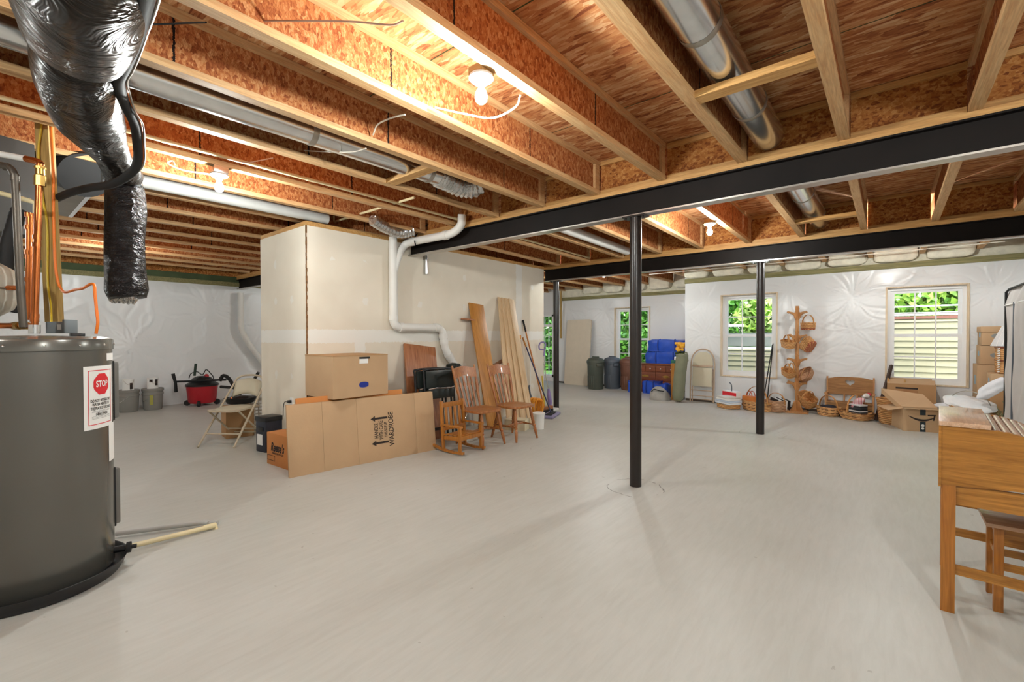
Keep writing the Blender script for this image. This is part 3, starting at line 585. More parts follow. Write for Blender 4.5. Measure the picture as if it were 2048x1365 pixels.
# floor drain pipes
tj = G(430, 1052, .02)
pipe('drain_pipe', 'cream drain pipe on the floor running from the heater pan to a floor hole', [G(250, 1096, .035), G(413, 1056, .025), tj+Vector((0,0,.004)), tj+Vector((.02, .005, -.05))], .0155, 'cpvc', bands=[(G(419, 1054, .025), tj-G(250, 1096, .035), .035)])
pipe('drain_pipe', 'gray drain pipe on the floor behind the cream one', [G(232, 1068, .03), G(402, 1046.5, .028), tj+Vector((-.01, .02, .01))], .0155, 'galv2' if 'galv2' in M else 'pvc', bands=[(G(412, 1046.5, .028), (1, .3, 0), .03)])
# ---------------------------------------------------------------- pipes over the heater
t = thing('copper_pipe', 'pair of tall copper pipes rising from the water heater', 'pipe', HC+Vector((0, 0, HZ)))
base = HC+Vector((0,0,HZ)); L = lambda x, y, d: D(x, y, d)-base
MB().tube([L(69, 650, 2.45), L(78, 372, 2.45)], .0155, 18).build('riser', M['copper'], t)
MB().tube([L(58, 640, 2.5), L(60, 430, 2.5)], .0155, 18).build('riser', M['copper'], t)
m = MB()
for x, y, d in ((69, 640, 2.45), (69.5, 632, 2.45), (74, 475, 2.45), (73, 490, 2.45)): m.cyl(L(x, y-4, d), L(x, y+4, d), .0185, n=18)
for y in (455, 505, 560, 590, 430): m.cyl(L(58, y-4, 2.5), L(58, y+4, 2.5), .0185, n=18)
m.build('coupling', M['copper'], t)
m = MB(); m.cyl(L(80, 372, 2.45), L(80, 352, 2.45), .024, n=8).cyl(L(80, 350, 2.45), L(80, 338, 2.45), .02, n=18).cyl(L(80, 338, 2.45), L(80, 334, 2.45), .024, n=8).build('union_fitting', M['brass'], t)
MB().tube(smooth_path([L(80, 334, 2.45), L(80.5, 328, 2.45), L(76, 324, 2.45), L(66, 321, 2.45), L(52, 318, 2.45)], 5), .017, 16).build('elbow', M['copper'], t)
MB().cyl(L(69, 668, 2.45), L(69, 650, 2.45), .024, n=18).build('dielectric_nipple', M['galv'], t)
MB().tube([L(-60, 652, 2.5), L(60, 652, 2.48)], .0155, 16).build('side_run', M['copper'], t); MB().cyl(L(28, 652, 2.5), L(40, 652, 2.48), .022, n=8).cyl(L(44, 652, 2.48), L(56, 652, 2.48), .02, n=16).build('shutoff_valve', M['brass'], t)
MB().tube([L(12, 576, 2.5), L(60, 577, 2.5)], .0135, 16).build('tank_branch', M['copper'], t)
pipe('water_pipe', 'white plastic pipe entering the copper elbow at left', [D(-80, 294, 2.45), D(52, 318, 2.45)], .0165, 'pvc')
pipe('water_pipe', 'cream plastic pipe running left of the copper risers', [D(-80, 366, 2.6), D(60, 402, 2.6), D(72, 408, 2.6), D(72, 440, 2.6)], .0135, 'cpvc')
pipe('gas_pipe', 'dark steel pipe with an elbow left of the copper pair', smooth_path([D(47, 655, 2.35), D(40, 560, 2.35), D(31, 370, 2.35), D(28, 350, 2.35), D(22, 338, 2.35), D(6, 331, 2.35), D(-40, 326, 2.35)], 5), .0165, 'iron', bands=[(D(30, 357, 2.35), (0,0,1), .012), (D(14, 334, 2.35), RH, .012)])
t = thing('expansion_tank', 'cream expansion tank at the left edge', 'tank', D(-34, 578, 2.5)); MB().lathe([(0, -.155), (.06, -.15), (.115, -.11), (.135, -.06), (.137, .06), (.12, .11), (.06, .15), (0, .155)], 40).build('shell', mat('tank_cream', '#d9d2c2', .35), t); MB().lathe([(.138, -.004), (.141, 0), (.138, .004)], 40).build('seam', M['gray_metal'], t)
tag(MB().tube(smooth_path([D(38, 420, 2.7), D(28, 450, 2.68), D(14, 500, 2.66), D(12, 545, 2.66), D(20, 585, 2.68), D(26, 612, 2.7), D(22, 622, 2.7)], 8), [.034+.0025*(i % 2) for i in range(49)], 16).build('insulated_hose', M['rubber']), 'black foam-insulated hose bending behind the steel pipe', 'hose')
t = thing('lumber_post', 'vertical lumber post behind the water heater carrying cables', 'post', D(109, 644, 2.85)); m = MB(); tp = D(86, 200, 2.85)-t.location; m.bar((0,0,0), tp, .082, .04, FH).build('stud', M['stud'], t, False)
tag(MB().tube(smooth_path([D(98, 200, 2.8), D(106, 330, 2.8), D(107, 430, 2.8), D(110, 520, 2.8), D(115, 560, 2.8), D(122, 578, 2.8), D(131, 585, 2.75), D(150, 580, 2.7), D(166, 577, 2.65), D(178, 570, 2.6), D(188, 570, 2.58), D(190, 590, 2.56), D(193, 620, 2.55), D(195.5, 645, 2.54), D(192, 668, 2.54)], 6), .0075, 10).build('power_cable', M['orange']), 'bright orange cable running down the post to the heater top', 'cable')
tag(MB().tube(smooth_path([D(85, 210, 2.82), D(82, 260, 2.82), D(77, 310, 2.82), D(86, 400, 2.82), D(94, 450, 2.82), D(95, 560, 2.82), D(101, 610, 2.8), D(103, 648, 2.7)], 6), .006, 8).build('yellow_cable', M['yellow']), 'thin yellow cable looping down the left side of the post', 'cable')
t = thing('junction_box', 'gray metal junction box on top of the water heater', 'electrical box', D(121, 667, 2.62)); az = math.atan2(RH.y, RH.x); t.rotation_euler = (0, 0, az)
boxm = mat('gray_box_paint', '#7d858a', .45, .2, .03); MB().box(-.055, .05, -.03, .03, 0, .066, b=.003).build('body', boxm, t); MB().box(.05, .062, -.04, .04, -.0, .078, b=.002).build('cover_flange', boxm, t); MB().box(.012, .036, -.0315, -.0305, .02, .05).build('sticker', M['paper'], t)
# ---------------------------------------------------------------- black flexible ducts
def crinkle(name, col, rough, strength, scale, st=(1,1,1)):
    t = NT(name); t.color(rgb(col)); t.b.inputs['Roughness'].default_value = rough; t.b.inputs['Specular IOR Level'].default_value = .34
    mp = t.coords(st); n = t.noise(mp, scale, 4, 1.4, .6); t.bump(n, 'Fac', strength, .03); return t.m
M['flex'] = crinkle('black_duct_jacket', '#150f0b', .3, 1.0, 5, (1, 1, .6)); M['flex2'] = crinkle('crinkled_duct_jacket', '#121012', .27, 1.0, 16, (1, 1, 1.6))
def flexduct(name, label, pts, rads, pinch, mt, n=48, k=10, pleat=.0, caps=False):
    P = smooth_path(pts, k); R = np.interp(np.linspace(0, len(pts)-1, len(P)), range(len(pts)), rads); p0 = Vector(pts[-1]); m = MB(); m.tube([p-p0 for p in P], list(R), n, caps)
    rg = random.Random(len(label)); ph = [rg.uniform(0, 6.28) for _ in range(12)]
    for i in range(len(P)):
        c = P[i]-p0; u = i/(len(P)-1)*(len(pts)-1); pin = sum(math.exp(-((u-q)/.28)**2) for q in pinch); pin = min(1, pin)
        for j in range(n):
            a = 2*PI*j/n; w = 1+.016*math.sin(2*a+ph[0]+i*.13)+.010*math.sin(5*a+ph[1]-i*.21)+pleat*math.sin(31*a+ph[2]+.4*math.sin(i*.3))*.4+(.035*math.sin(11*a+ph[3])+.025*math.sin(17*a+ph[4]))*pin
            q = Vector(m.v[i*n+j]); m.v[i*n+j] = tuple(c+(q-c)*w)
    t = thing(name, label, 'duct', p0); m.build('jacket', M[mt], t, ang=2.2); return t
A = [D(168, -250, .95), D(162, -80, 1.15), D(158, 25, 1.42), D(155, 68, 1.62), D(152, 92, 1.72), D(154, 112, 1.80)]
t = flexduct('flexible_duct', 'fat shiny black insulated duct hanging at the top left', A+[D(158, 165, 2.05), D(180, 240, 2.4), D(222, 308, 2.75), D(248, 352, 3.0)], [.143, .148, .154, .150, .105, .132, .152, .148, .088, .10], [4, 8], 'flex')
t2 = flexduct('flexible_duct', 'crinkled black duct hanging straight down with an open end', [D(246, 352, 3.02), D(250, 378, 3.02), D(252, 420, 3.0), D(250, 480, 3.0), D(251, 540, 3.0), D(254, 580, 3.0), D(256, 596, 3.0)], [.085, .10, .110, .105, .106, .112, .10], [1], 'flex2', 56, 12, .03, True)
e = D(245, 604, 3.0); b = MB()
for i in range(10): b.tube([D(226+4.5*i, 592, 3.0)-t2.location, D(224+5*i, 601+2*math.sin(i*2), 3.0)-t2.location, D(228+4.2*i+random.uniform(-2, 2), 606+3*math.sin(i*3), 3.0)-t2.location], [.022, .02, .008], 8)
b.build('torn_liner', M['foil'], t2); MB().box(-.03, .03, -.003, .003, D(250, 378, 3.0).z-t2.location.z, 2.588-t2.location.z, Tm((.0, -.12, 0))).build('hanger_strap', M['galv'], t2, False)
pt = lambda *a: [D(*q) for q in a]
line = pt((296, -40, 1.05), (284, 20, 1.25), (272, 70, 1.45), (258, 110, 1.62), (246, 138, 1.75), (237, 160, 1.85), (243, 190, 2.0), (256, 220, 2.1), (270, 250, 2.25), (275, 285, 2.4), (276, 320, 2.5), (264, 345, 2.55), (225, 368, 2.6), (180, 376, 2.7), (140, 386, 2.8), (112, 398, 2.9))
off = lambda ps, a, z: [p+RH*a+Vector((0,0,z)) for p in ps]
t = thing('refrigerant_line', 'black-sleeved copper line set curving around the black duct', 'pipe', line[-1]); q0 = line[-1]
MB().tube([p-q0 for p in smooth_path(line, 6)], [.022]*91, 14).build('foam_sleeve', M['rubber'], t); MB().tube([p-q0 for p in smooth_path(off(line, .026, .006), 6)], .0075, 10).build('copper_line', M['copper'], t); MB().tube([p-q0 for p in smooth_path([p+Vector((random.uniform(-.008, .008), 0, random.uniform(-.01, .01))) for p in off(line, .037, -.002)], 6)], .004, 8).build('control_wire', M['gray_metal'], t)
# ---------------------------------------------------------------- air handler trunk at far left
sheetm = mat('duct_sheet_metal', '#8f8a80', .5, .4, .12, 4)
def at_box(name, label, c, sx, sy, z0, z1, mt, rz=0.0, bvl=.004, cat='duct'):
    t = thing(name, label, cat, (c[0], c[1], z0), rz); MB().box(-sx/2, sx/2, -sy/2, sy/2, 0, z1-z0, b=bvl).build('casing', mt, t, False); return t
t = at_box('supply_trunk', 'flat gray sheet-metal duct panel under the joists behind the copper pipes', (-5.65, -.35), 1.22, 2.1, 2.50, 2.585, sheetm)
MB().box(-.60, .60, 1.02, 1.05, -.006, .0).box(-.60, .60, -.2, -.19, -.006, .0).box(-.60, .60, .45, .46, -.006, .0).build('drive_seam', M['galv'], t, False)
c2 = D(132, 322, 3.5); t = thing('duct_boot', 'black lined round duct boot above the lumber post', 'duct', c2); MB().tube([D(60, 300, 3.6)-c2, D(118, 312, 3.5)-c2, D(172, 352, 3.35)-c2], [.21, .2, .16], 28).build('barrel', M['rubber'], t)
c3 = D(2, 300, 3.0); t = at_box('air_handler', 'dark air handler cabinet at the far left edge', (c3.x, c3.y-.05), .35, .3, 1.98, 2.588, mat('cabinet_dark', '#2b2722', .6), .3)
# ---------------------------------------------------------------- plumbing on the drywall block
def pvc_run(name, label, pts, r, bands, group=None, sm=0):
    t = thing(name, label, 'pipe', pts[0], 0, group); p0 = Vector(pts[0]); P = [Vector(p)-p0 for p in pts]; Q = []
    for i, p in enumerate(P):                                                  # sweep elbows
        if 0 < i < len(P)-1:
            a = (P[i-1]-p).normalized()*min(.11, (P[i-1]-p).length*.45); c = (P[i+1]-p).normalized()*min(.11, (P[i+1]-p).length*.45)
            for k in range(7): u = k/6; Q.append((p+a)*(1-u)**2+p*2*u*(1-u)+(p+c)*u*u)
        else: Q.append(p)
    MB().tube(Q, r, 24).build('run', M['pvc'], t); b = 0
    for i in range(1, len(P)-1):
        for q in (P[i-1], P[i+1]):
            d = (q-P[i]); 
            if d.length > .25: d.normalize(); c = P[i]+d*.115; MB().tube([c-d*.032, c+d*.028], r*1.14, 24).build('hub', M['pvc'], t)
    return t
xw = BX1+.075
pvc_run('drain_pipe', 'white waste pipe zigzagging across and down the drywall block', [XP(786, 500, xw), XP(787, 655, xw), XP(884, 656, xw), XP(890, 700, xw), (xw, 4.62, .66), (xw, 4.75, .0)], .052, ())
trap = [V(924, 430, (-3.72, 3.62, 2.62)), V(923, 452, (-3.74, 3.62, 2.55)), V(905, 468, (-3.87, 3.6, 2.5)), V(812, 486, (-4.73, 3.55, 2.48)), V(797, 508, XP(797, 508, xw+.02)), XP(787, 545, xw)]
pvc_run('drain_pipe', 'white branch drain sloping along the near beam into the wall stack', trap, .047, ())
tag(MB().tube([XP(786, 475, xw), XP(786, 510, xw)], .05, 22).build('vent_stack', M['pvc']), 'short white stack top above the branch drain on the drywall', 'pipe')
e = smooth_path([G(745, 440, 2.6), G(770, 455, 2.57), G(800, 466, 2.56), G(826, 462, 2.6)], 9)
tag(MB().tube(e, [.055+.012*(i % 2) for i in range(len(e))], 22).build('foil_hose', M['foil']), 'crinkled foil duct bend above the drywall wall stack', 'duct')
tag(MB().tube([XP(853, 512, BX1+.03), XP(853, 549, BX1+.03)], .024, 16).build('conduit_stub', M['galv']), 'short gray conduit stub hanging on the drywall under the beam', 'pipe')
st = smooth_path([V(831, 490, trap[2]), V(829, 478, trap[3]), V(836, 466, trap[3]), V(852, 452, trap[3]), V(858, 447, trap[3])], 6)
tag(MB().tube(st, .008, 8).build('hanger_strap', M['rubber']), 'black strap hanging the branch drain from a joist', 'strap')
pvc_run('drain_pipe', 'white drain pipe on the left plastic wall bending toward the drywall block', [XP(481, 586, XL+.12), XP(482, 660, XL+.12), XP(497, 688, XL+.12), XP(560, 770, XL+.12)], .055, ())
o = thing('wall_outlet', 'white outlet with a black plug on the left face of the drywall', 'outlet', YP(584, 806, BY0)); MB().box(-.036, .036, -.008, 0, -.058, .058, b=.003).build('cover_plate', M['white'], o); MB().box(-.022, .01, -.045, -.008, .0, .03, b=.004).build('plug', M['rubber'], o)
MB().tube(smooth_path([(-.02, -.04, .012), (-.07, -.05, .005), (-.10, -.05, -.05), (-.11, -.05, -.16)], 6), .004, 8).build('cord', M['rubber'], o)
# ---------------------------------------------------------------- cartons
def planar(P0, U, W, N): return lambda v: P0+U*v.x+W*v.y+N*v.z
def carton(name, label, base, rz, sx, sy, h, mt, tape=True, cat='box', handhole=None, group=None, flaps=False):
    t = thing(name, label, cat, base, rz, group)                               # base is the front-left corner; the front faces local -y
    m = MB().box(0, sx, 0, sy, 0, h, b=.004)
    m.build('carton_body', M[mt], t)
    if tape: MB().box(-.0, sx, sy/2-.025, sy/2+.025, h, h+.0008).build('packing_tape', mat('tape', '#b98f5f', .3), t, False)
    return t
def yaw_of(a, b): return math.atan2(b.y-a.y, b.x-a.x)
# folded wardrobe carton leaning, crease lines and printing
a, b = G(578.5, 957.6), G(872.8, 900); th = yaw_of(a, b); L = (b-a).length; hgt = .67
t = thing('wardrobe_carton', 'large flat tan carton lettered WARDROBE leaning in front of the stacked boxes', 'box', a, th); lean = -.12
TL = Matrix.Rotation(lean, 4, 'X')
def PL(x, y):
    d = ray(x, y); u = (b-a).normalized(); n = Vector((-u.y, u.x, 0)); tt = (a-CAM).dot(n)/d.dot(n); p = CAM+d*tt; return (p-a).dot(u), p.z
m = MB(); cuts = [0, PL(650, 944.7)[0], PL(719, 931)[0], PL(835.6, 905)[0], L]
for i in range(4):
    bow = .012*(1 if i in (1, 2) else 0); m.box(cuts[i]+.0006, cuts[i+1]-.0006, .0, .012, 0, hgt, TL, .0025)
m.box(0, L, .012, .022, .005, hgt-.004, TL, .002); m.build('front_panel', M['card'], t)
MB().box(.004, L-.004, .028, .04, 0, hgt+.004, TL, .002).build('back_panel', M['card_dark'], t)
f = lambda v: TL @ Vector((v.x, -.0016, v.y))
def on_box(cx, cz, rot): c, s = math.cos(rot), math.sin(rot); return lambda v: TL @ Vector((cx+v.x*c-v.y*s, -.0016, cz+v.x*s+v.y*c))
k = MB(); pcx = (PL(748, 862)[0]+PL(792, 862)[0])/2; ka = (PL(792, 862)[0]-PL(748, 862)[0])/.29
for txt, sz, dx, fx in (('HANDLE', .072, -.095, .66), ('WITH CARE', .072, -.03, .60), ('THIS SIDE UP', .052, .03, .62), ('WARDROBE', .095, .105, .80)): k.text(txt, sz*ka, None, fx, fn=on_box(pcx+dx*ka, PL(762, 862)[1], PI/2), bold=.001)
for cz in (PL(762, 838)[1], PL(766, 886)[1]): k.add([f(Vector((pcx+x, cz+y, 0))) for x, y in ((.05, -.011), (.05, .011), (-.09, .011), (-.09, -.011), (-.09, .03), (-.14, 0), (-.09, -.03))], [(0,1,2,3), (4,5,6)], True)
k.build('printing', M['ink'], t, False)
# flattened orange carton behind it
u_ = (b-a).normalized(); n_ = Vector((-u_.y, u_.x, 0)); a2 = a+u_*.10+n_*.048; L2 = 1.12
t = thing('folded_carton', 'orange-brown flattened carton standing behind the wardrobe carton', 'box', a2, th); hh = V(720, 792, a2+u_*.5).z+.015
for d in (0, .014): MB().box(0, L2, d, d+.011, 0, hh-d*.6, Tm(rot=(-.12,0,0)), .002).build('panel', M['card_orange'], t)
# big moving box on another box
A0 = Vector((-4.215, 2.318, 0)); w3 = .635; th3 = PI/2; pz = V(665, 714.4, A0).z; z0 = .685; B0 = A0+Vector((0, w3, 0))
t = thing('moving_box', 'big tan moving box with a blue handhole beside the drywall corner', 'box', A0, th3)
MB().box(0, w3, 0, .57, z0, pz).build('carton_body', M['card'], t, False); MB().box(-.002, w3+.002, -.002, .575, pz+.001, pz+.01, Tm(), 0).build('top_flap', M['card_dark'], t, False)
hz = V(723, 770, A0+(B0-A0)*.5).z; hx = w3*.535
MB().prism([(hx+.055*math.cos(u)*(1 if abs(math.cos(u)) < 2 else 1), hz+.03*math.copysign(abs(math.sin(u))**.6, math.sin(u))) for u in np.linspace(0, 2*PI, 24, endpoint=False)], -.004, -.001).build('handhole', mat('blue_tissue', '#1c2f8c', .8), t, False)
pz -= .02; MB().box(hx-.05, hx+.05, -.005, -.001, pz-.06, pz+.002).build('tape_label', M['paper'], t, False); MB().box(hx-.05, hx+.07, -.006, .03, pz-.012, pz+.008).build('black_tape', M['rubber'], t, False)
s2 = thing('lower_box', 'plain brown box carrying the big moving box', 'box', (-4.44, 2.40, 0), th3); MB().box(0, .5, 0, .34, 0, z0-.003, b=.004).build('carton_body', M['card_dark'], s2)
# candy carton with a script logo
a, b = G(534, 927), G(575, 941); th = yaw_of(a, b); w = (b-a).length+.16
t = thing('snack_carton', 'orange-brown carton with black script lettering at the left end of the wardrobe carton', 'box', a, th); MB().box(0, w, 0, .30, 0, .325, b=.004).build('carton_body', M['card_orange'], t)
ob = lambda cx, cz, sh: (lambda v: Vector((cx+v.x+v.y*sh, -.0015, cz+v.y)))
k = MB(); k.text("Reese's", .12, None, .74, fn=ob(.225, .185, .22), bold=.004); k.text('PEANUT BUTTER CUPS', .027, None, .8, fn=ob(.23, .125, 0), bold=.0008); k.box(.01, .17, -.0015, -.001, .045, .05).box(.01, .17, -.0015, -.001, .095, .099).box(.01, .014, -.0015, -.001, .045, .098).box(.166, .17, -.0015, -.001, .045, .098); k.build('printing', M['ink'], t, False)
# dark blue file tote
a, b = G(512, 902.6), G(531.6, 907); th = yaw_of(a, b); navy = mat('navy_tote', '#1c2130', .45, 0, .05)
t = thing('file_tote', 'dark navy file box beside the folding chair', 'tote', a, th); w = (b-a).length; MB().box(0, w, 0, .20, 0, .36, b=.012).build('body', navy, t); MB().box(-.008, w+.008, -.008, .205, .345, .40, b=.012).build('lid', mat('black_lid', '#15171c', .4), t); MB().box(.03, .13, -.004, .0, .08, .2).build('card_label', M['paper'], t, False); MB().box(.05, .15, -.01, .0, .235, .285, b=.008).build('handle', M['black'], t)
# ---------------------------------------------------------------- folding chairs
def folding_chair_open(label, feet_front, feet_rear, seat_z, top_z, mt, mt2):
    f0, f1 = feet_front; r0, r1 = feet_rear; c = (f0+f1+r0+r1)/4; fwd = ((f0+f1)/2-(r0+r1)/2); fwd.z = 0; dist = fwd.length; rz = math.atan2(fwd.y, fwd.x)
    t = thing('folding_chair', label, 'chair', c, rz); hw = (f1-f0).length/2; hd = dist/2
    # long tubes run from the front feet up to the back top; the short pair from the rear feet up to the seat front
    bx = -hd-.02; arch = []
    A = Vector((hd, -hw, .01)); B = Vector((bx+.04, -hw*.93, top_z-.12))
    pts = [A, A.lerp(B, .5), B, Vector((bx+.005, -hw*.75, top_z-.035)), Vector((bx-.005, -hw*.35, top_z)), Vector((bx-.005, hw*.35, top_z)), Vector((bx+.005, hw*.75, top_z-.035)), Vector((bx+.04, hw*.93, top_z-.12)), Vector((hd, hw, .01)).lerp(Vector((bx+.04, hw*.93, top_z-.12)), .5), Vector((hd, hw, .01))]
    MB().tube(smooth_path(pts, 5), .0125, 12).build('front_frame', M[mt], t)
    for s in (-1, 1): MB().tube([(-hd, s*hw*.88, .01), (hd*.55, s*hw*.86, seat_z-.02)], .011, 12).build('rear_leg', M[mt], t)
    m = MB()
    for u, sgn in ((.2, 1),): m.tube([A.lerp(B, u), Vector((A.x, hw, A.z)).lerp(Vector((B.x, hw*.93, B.z)), u)], .009, 10)
    for u in (.18, .32): p = Vector((-hd, -hw*.88, .01)).lerp(Vector((hd*.55, -hw*.86, seat_z-.02)), u); m.tube([p, Vector((p.x, -p.y, p.z))], .009, 10)
    m.build('crossbar', M[mt], t)
    sp = [(x, y) for x, y in ((-hd*.8, -hw*.80), (hd*.62, -hw*.86), (hd*.78, -hw*.6), (hd*.78, hw*.6), (hd*.62, hw*.86), (-hd*.8, hw*.80))]
    MB().prism(sp, seat_z-.02, seat_z, None, 'xy').build('seat_pan', M[mt], t, False); MB().blob((0, 0, seat_z), hd*.74, hw*.74, .022, 24, 10).build('seat_cushion', M[mt2], t)
    d = (A-B).normalized(); m = MB(); N = 10; vs = []; fs = []
    for i in range(N+1):
        v = -1+2*i/N
        for j in range(5):
            u = j/4; x = bx+.045+(1-u)*.0+.085*(1-u)+.012*(v*v-1); z = top_z-.05*v*v-.03-(1-u)*.19; vs.append(Vector((x-.012, v*hw*.8, z)))
    for i in range(N):
        for j in range(4): fs.append((i*5+j, i*5+j+1, (i+1)*5+j+1, (i+1)*5+j))
    bk = m.add(vs, fs).build('backrest', M[mt2], t); so = bk.modifiers.new('thickness', 'SOLIDIFY'); so.thickness = .022
    return t
ff = (G(420, 891.4), G(443.8, 903.8)); fr_ = (G(489, 868), G(512, 880))
folding_chair_open('beige folding chair standing open left of the drywall block', ff, fr_, .43, .80, 'almond', 'almond2')
def folded_chair(label, base, rz, lean, mt, mt2, h=1.02, w=.45, name='folding_chair'):
    t = thing(name, label, 'chair', base, 0); t.rotation_euler = Euler((lean, 0, rz)); hw = w/2
    pts = [(-hw, 0, .012), (-hw, 0, h*.5), (-hw, 0, h*.72), (-hw*.88, 0, h*.87), (-hw*.5, 0, h*.97), (0, 0, h), (hw*.5, 0, h*.97), (hw*.88, 0, h*.87), (hw, 0, h*.72), (hw, 0, h*.5), (hw, 0, .012)]
    MB().tube(smooth_path(pts, 5), .0125, 12).build('main_frame', M[mt], t)
    m = MB(); P = [(-hw*.86, .03, .02), (-hw*.86, .03, h*.62), (hw*.86, .03, h*.62), (hw*.86, .03, .02)]
    m.tube(P, .011, 10); m.build('rear_leg_frame', M[mt], t)
    m = MB()
    for z in (.13, .235): m.tube([(-hw, -.004, z), (hw, -.004, z)], .009, 10)
    m.tube([(-hw*.86, .03, .06), (hw*.86, .03, .06)], .009, 10); m.build('crossbar', M[mt], t)
    arc = [(-hw*.86, h*.7), (hw*.86, h*.7), (hw*.84, h*.8), (hw*.62, h*.9), (hw*.3, h*.945), (-hw*.3, h*.945), (-hw*.62, h*.9), (-hw*.84, h*.8)]
    MB().prism(arc, -.006, .008).build('backrest', M[mt2], t, False); MB().box(-hw*.88, hw*.88, -.022, .004, h*.665, h*.70, b=.006).build('back_rail', M[mt], t)
    MB().box(-hw*.84, hw*.84, -.03, .0, h*.30, h*.655, b=.014).build('seat', M[mt2], t)
    return t
# carton, basket and laundry basket behind the open chair
a, b = G(452.4, 879), G(512, 871); th = yaw_of(a, b)
carton('carton', 'brown carton on the floor behind the open folding chair', a, th, .32, .30, .40, 'card_dark', True)
t = thing('black_basket', 'shallow basket of black straps on the carton behind the folding chair', 'basket', V(481, 806, a+Vector((-.1, .2, 0)))); MB().lathe([(.0, 0), (.15, 0), (.19, .07), (.18, .07), (.14, .01), (0, .01)], 28).build('bowl', M['rubber'], t)
m = MB(); m.blob((0, 0, .06), .16, .15, .035, 20, 10, .12, 4); m.build('straps', M['black'], t); MB().tube([(.06+.02*math.cos(u), -.13, .06+.03*math.sin(u)) for u in np.linspace(0, 5, 10)], .006, 6).build('yellow_strap', M['orange'], t)
P = V(521, 808, (-6.75, 2.75, 0)); P.z = 0
t = thing('laundry_basket', 'white lattice laundry basket peeking out behind the folding chair', 'basket', P); m = MB()
for i in range(26):
    for j in range(9): u = 2*PI*i/26; m.bar((.2*math.cos(u), .2*math.sin(u), .05+j*.048), (.2*math.cos(u+.24), .2*math.sin(u+.24), .05+j*.048), .006, .014)
    m.bar((.19*math.cos(2*PI*i/26), .19*math.sin(2*PI*i/26), .02), (.205*math.cos(2*PI*i/26), .205*math.sin(2*PI*i/26), .46), .012, .006, (math.cos(2*PI*i/26), math.sin(2*PI*i/26), 0))
m.lathe([(.2, .44), (.215, .45), (.215, .475), (.2, .475)], 40); m.lathe([(0, 0), (.19, 0), (.195, .03), (.18, .02), (0, .015)], 40); m.build('lattice', M['white'], t)
# ---------------------------------------------------------------- far left: buckets, cans, vacuum
def bucket(label, p, mt, h=.37):
    t = thing('bucket', label, 'bucket', p, 0, 'gray buckets with paint cans'); MB().lathe([(0, 0), (.125, 0), (.14, .03), (.148, h-.1), (.158, h-.095), (.158, h-.07), (.15, h-.065), (.152, h), (0, h)], 36).build('pail', M[mt], t)
    MB().lathe([(.16, h-.03), (.163, h-.02), (.163, h+.012), (.15, h+.016), (.14, h+.004), (0, h+.004)], 36).build('lid', M[mt], t)
    MB().tube([(.15*math.cos(u), .15*math.sin(u), h-.09-.13*math.sin((u-2.8)/3.4*PI) if 0 else h-.09-.12*math.sin((u-3.3)/2.9*PI)) for u in np.linspace(3.3, 6.2, 14)], .004, 6).build('wire_handle', M['galv'], t); return t
M['pail'] = mat('pail_gray', '#86847f', .5, 0, .04)
bL, bR = G(257, 825.7)+Vector((-.12, .02, 0)), G(306.7, 821)+Vector((-.12, .02, 0))
bucket('gray bucket nearest the water heater, plain side out', bL, 'pail'); rb = bucket('gray bucket with faded yellow print, right of its twin', bR, 'pail'); MB().box(-.02, .03, -.156, -.15, .1, .27, Tm(rot=(0, 0, 1.2))).build('yellow_print', mat('faded_yellow', '#a8a24c', .7), rb, False)
def paint_can(label, p, dark):
    t = thing('paint_can', label, 'can', p, 0, 'paint cans on the buckets'); MB().lathe([(0, 0), (.082, 0), (.083, .185), (.085, .19), (.08, .195), (.07, .188), (0, .188)], 30).build('can', M['paper'], t)
    m = MB(); n = 8
    for (u0, u1, z0, z1) in dark:
        for i in range(n): c = u0+(u1-u0)*i/n; d = u0+(u1-u0)*(i+1)/n; m.quad((.0836*math.cos(c), .0836*math.sin(c), z0), (.0836*math.cos(d), .0836*math.sin(d), z0), (.0836*math.cos(d), .0836*math.sin(d), z1), (.0836*math.cos(c), .0836*math.sin(c), z1))
    m.build('dark_print', M['ink'], t, False); MB().tube([(.086*math.cos(u), .086*math.sin(u), .17-.07*math.sin((u+.9)/1.9*PI)) for u in np.linspace(-.9, 1.0, 10)], .002, 5).build('wire_bail', M['galv'], t)
paint_can('white paint can with a black stripe on the left bucket', bL+Vector((0, 0, .375)), ((.1, .65, .02, .13),)); paint_can('white paint can with dark patches on the right bucket', bR+Vector((0, 0, .375)), ((.2, .8, .06, .17), (-.8, -.2, .12, .17)))
vc = G(410, 812)+Vector((-.15, .0, 0)); t = thing('shop_vacuum', 'red shop vacuum with a black top and wand by the left wall', 'vacuum', vc, 0)
redp = mat('vacuum_red', '#b3202c', .4, 0, .04)
MB().lathe([(0, .05), (.20, .05), (.225, .08), (.255, .36), (.262, .375), (.25, .38), (0, .38)], 40).build('drum', redp, t)
MB().lathe([(.268, .37), (.27, .40), (.25, .42), (.2, .45), (.15, .52), (.08, .555), (0, .56)], 40).build('motor_head', M['black'], t); MB().blob((.05, .06, .545), .05, .04, .05, 14, 8).build('red_switch', redp, t)
for i in range(4):
    u = -.5+i*PI/2; c = Vector((.24*math.cos(u), .24*math.sin(u), .055)); k = Vector((-math.sin(u), math.cos(u), 0))*.022; MB().tube([c-k, c+k], .052, 18).build('caster', M['rubber'], t)
loc = lambda x, y, p: V(x, y, p)-vc
front = vc+Vector((.3, 0, 0)); m = MB()
MB().tube([loc(350, 764, front), loc(452, 760, front)], .019, 12).build('wand', M['black'], t); MB().tube([loc(346, 748, front), loc(351, 766, front), loc(352, 785, front)], [.03, .024, .03], 12).build('floor_nozzle', M['rubber'], t)
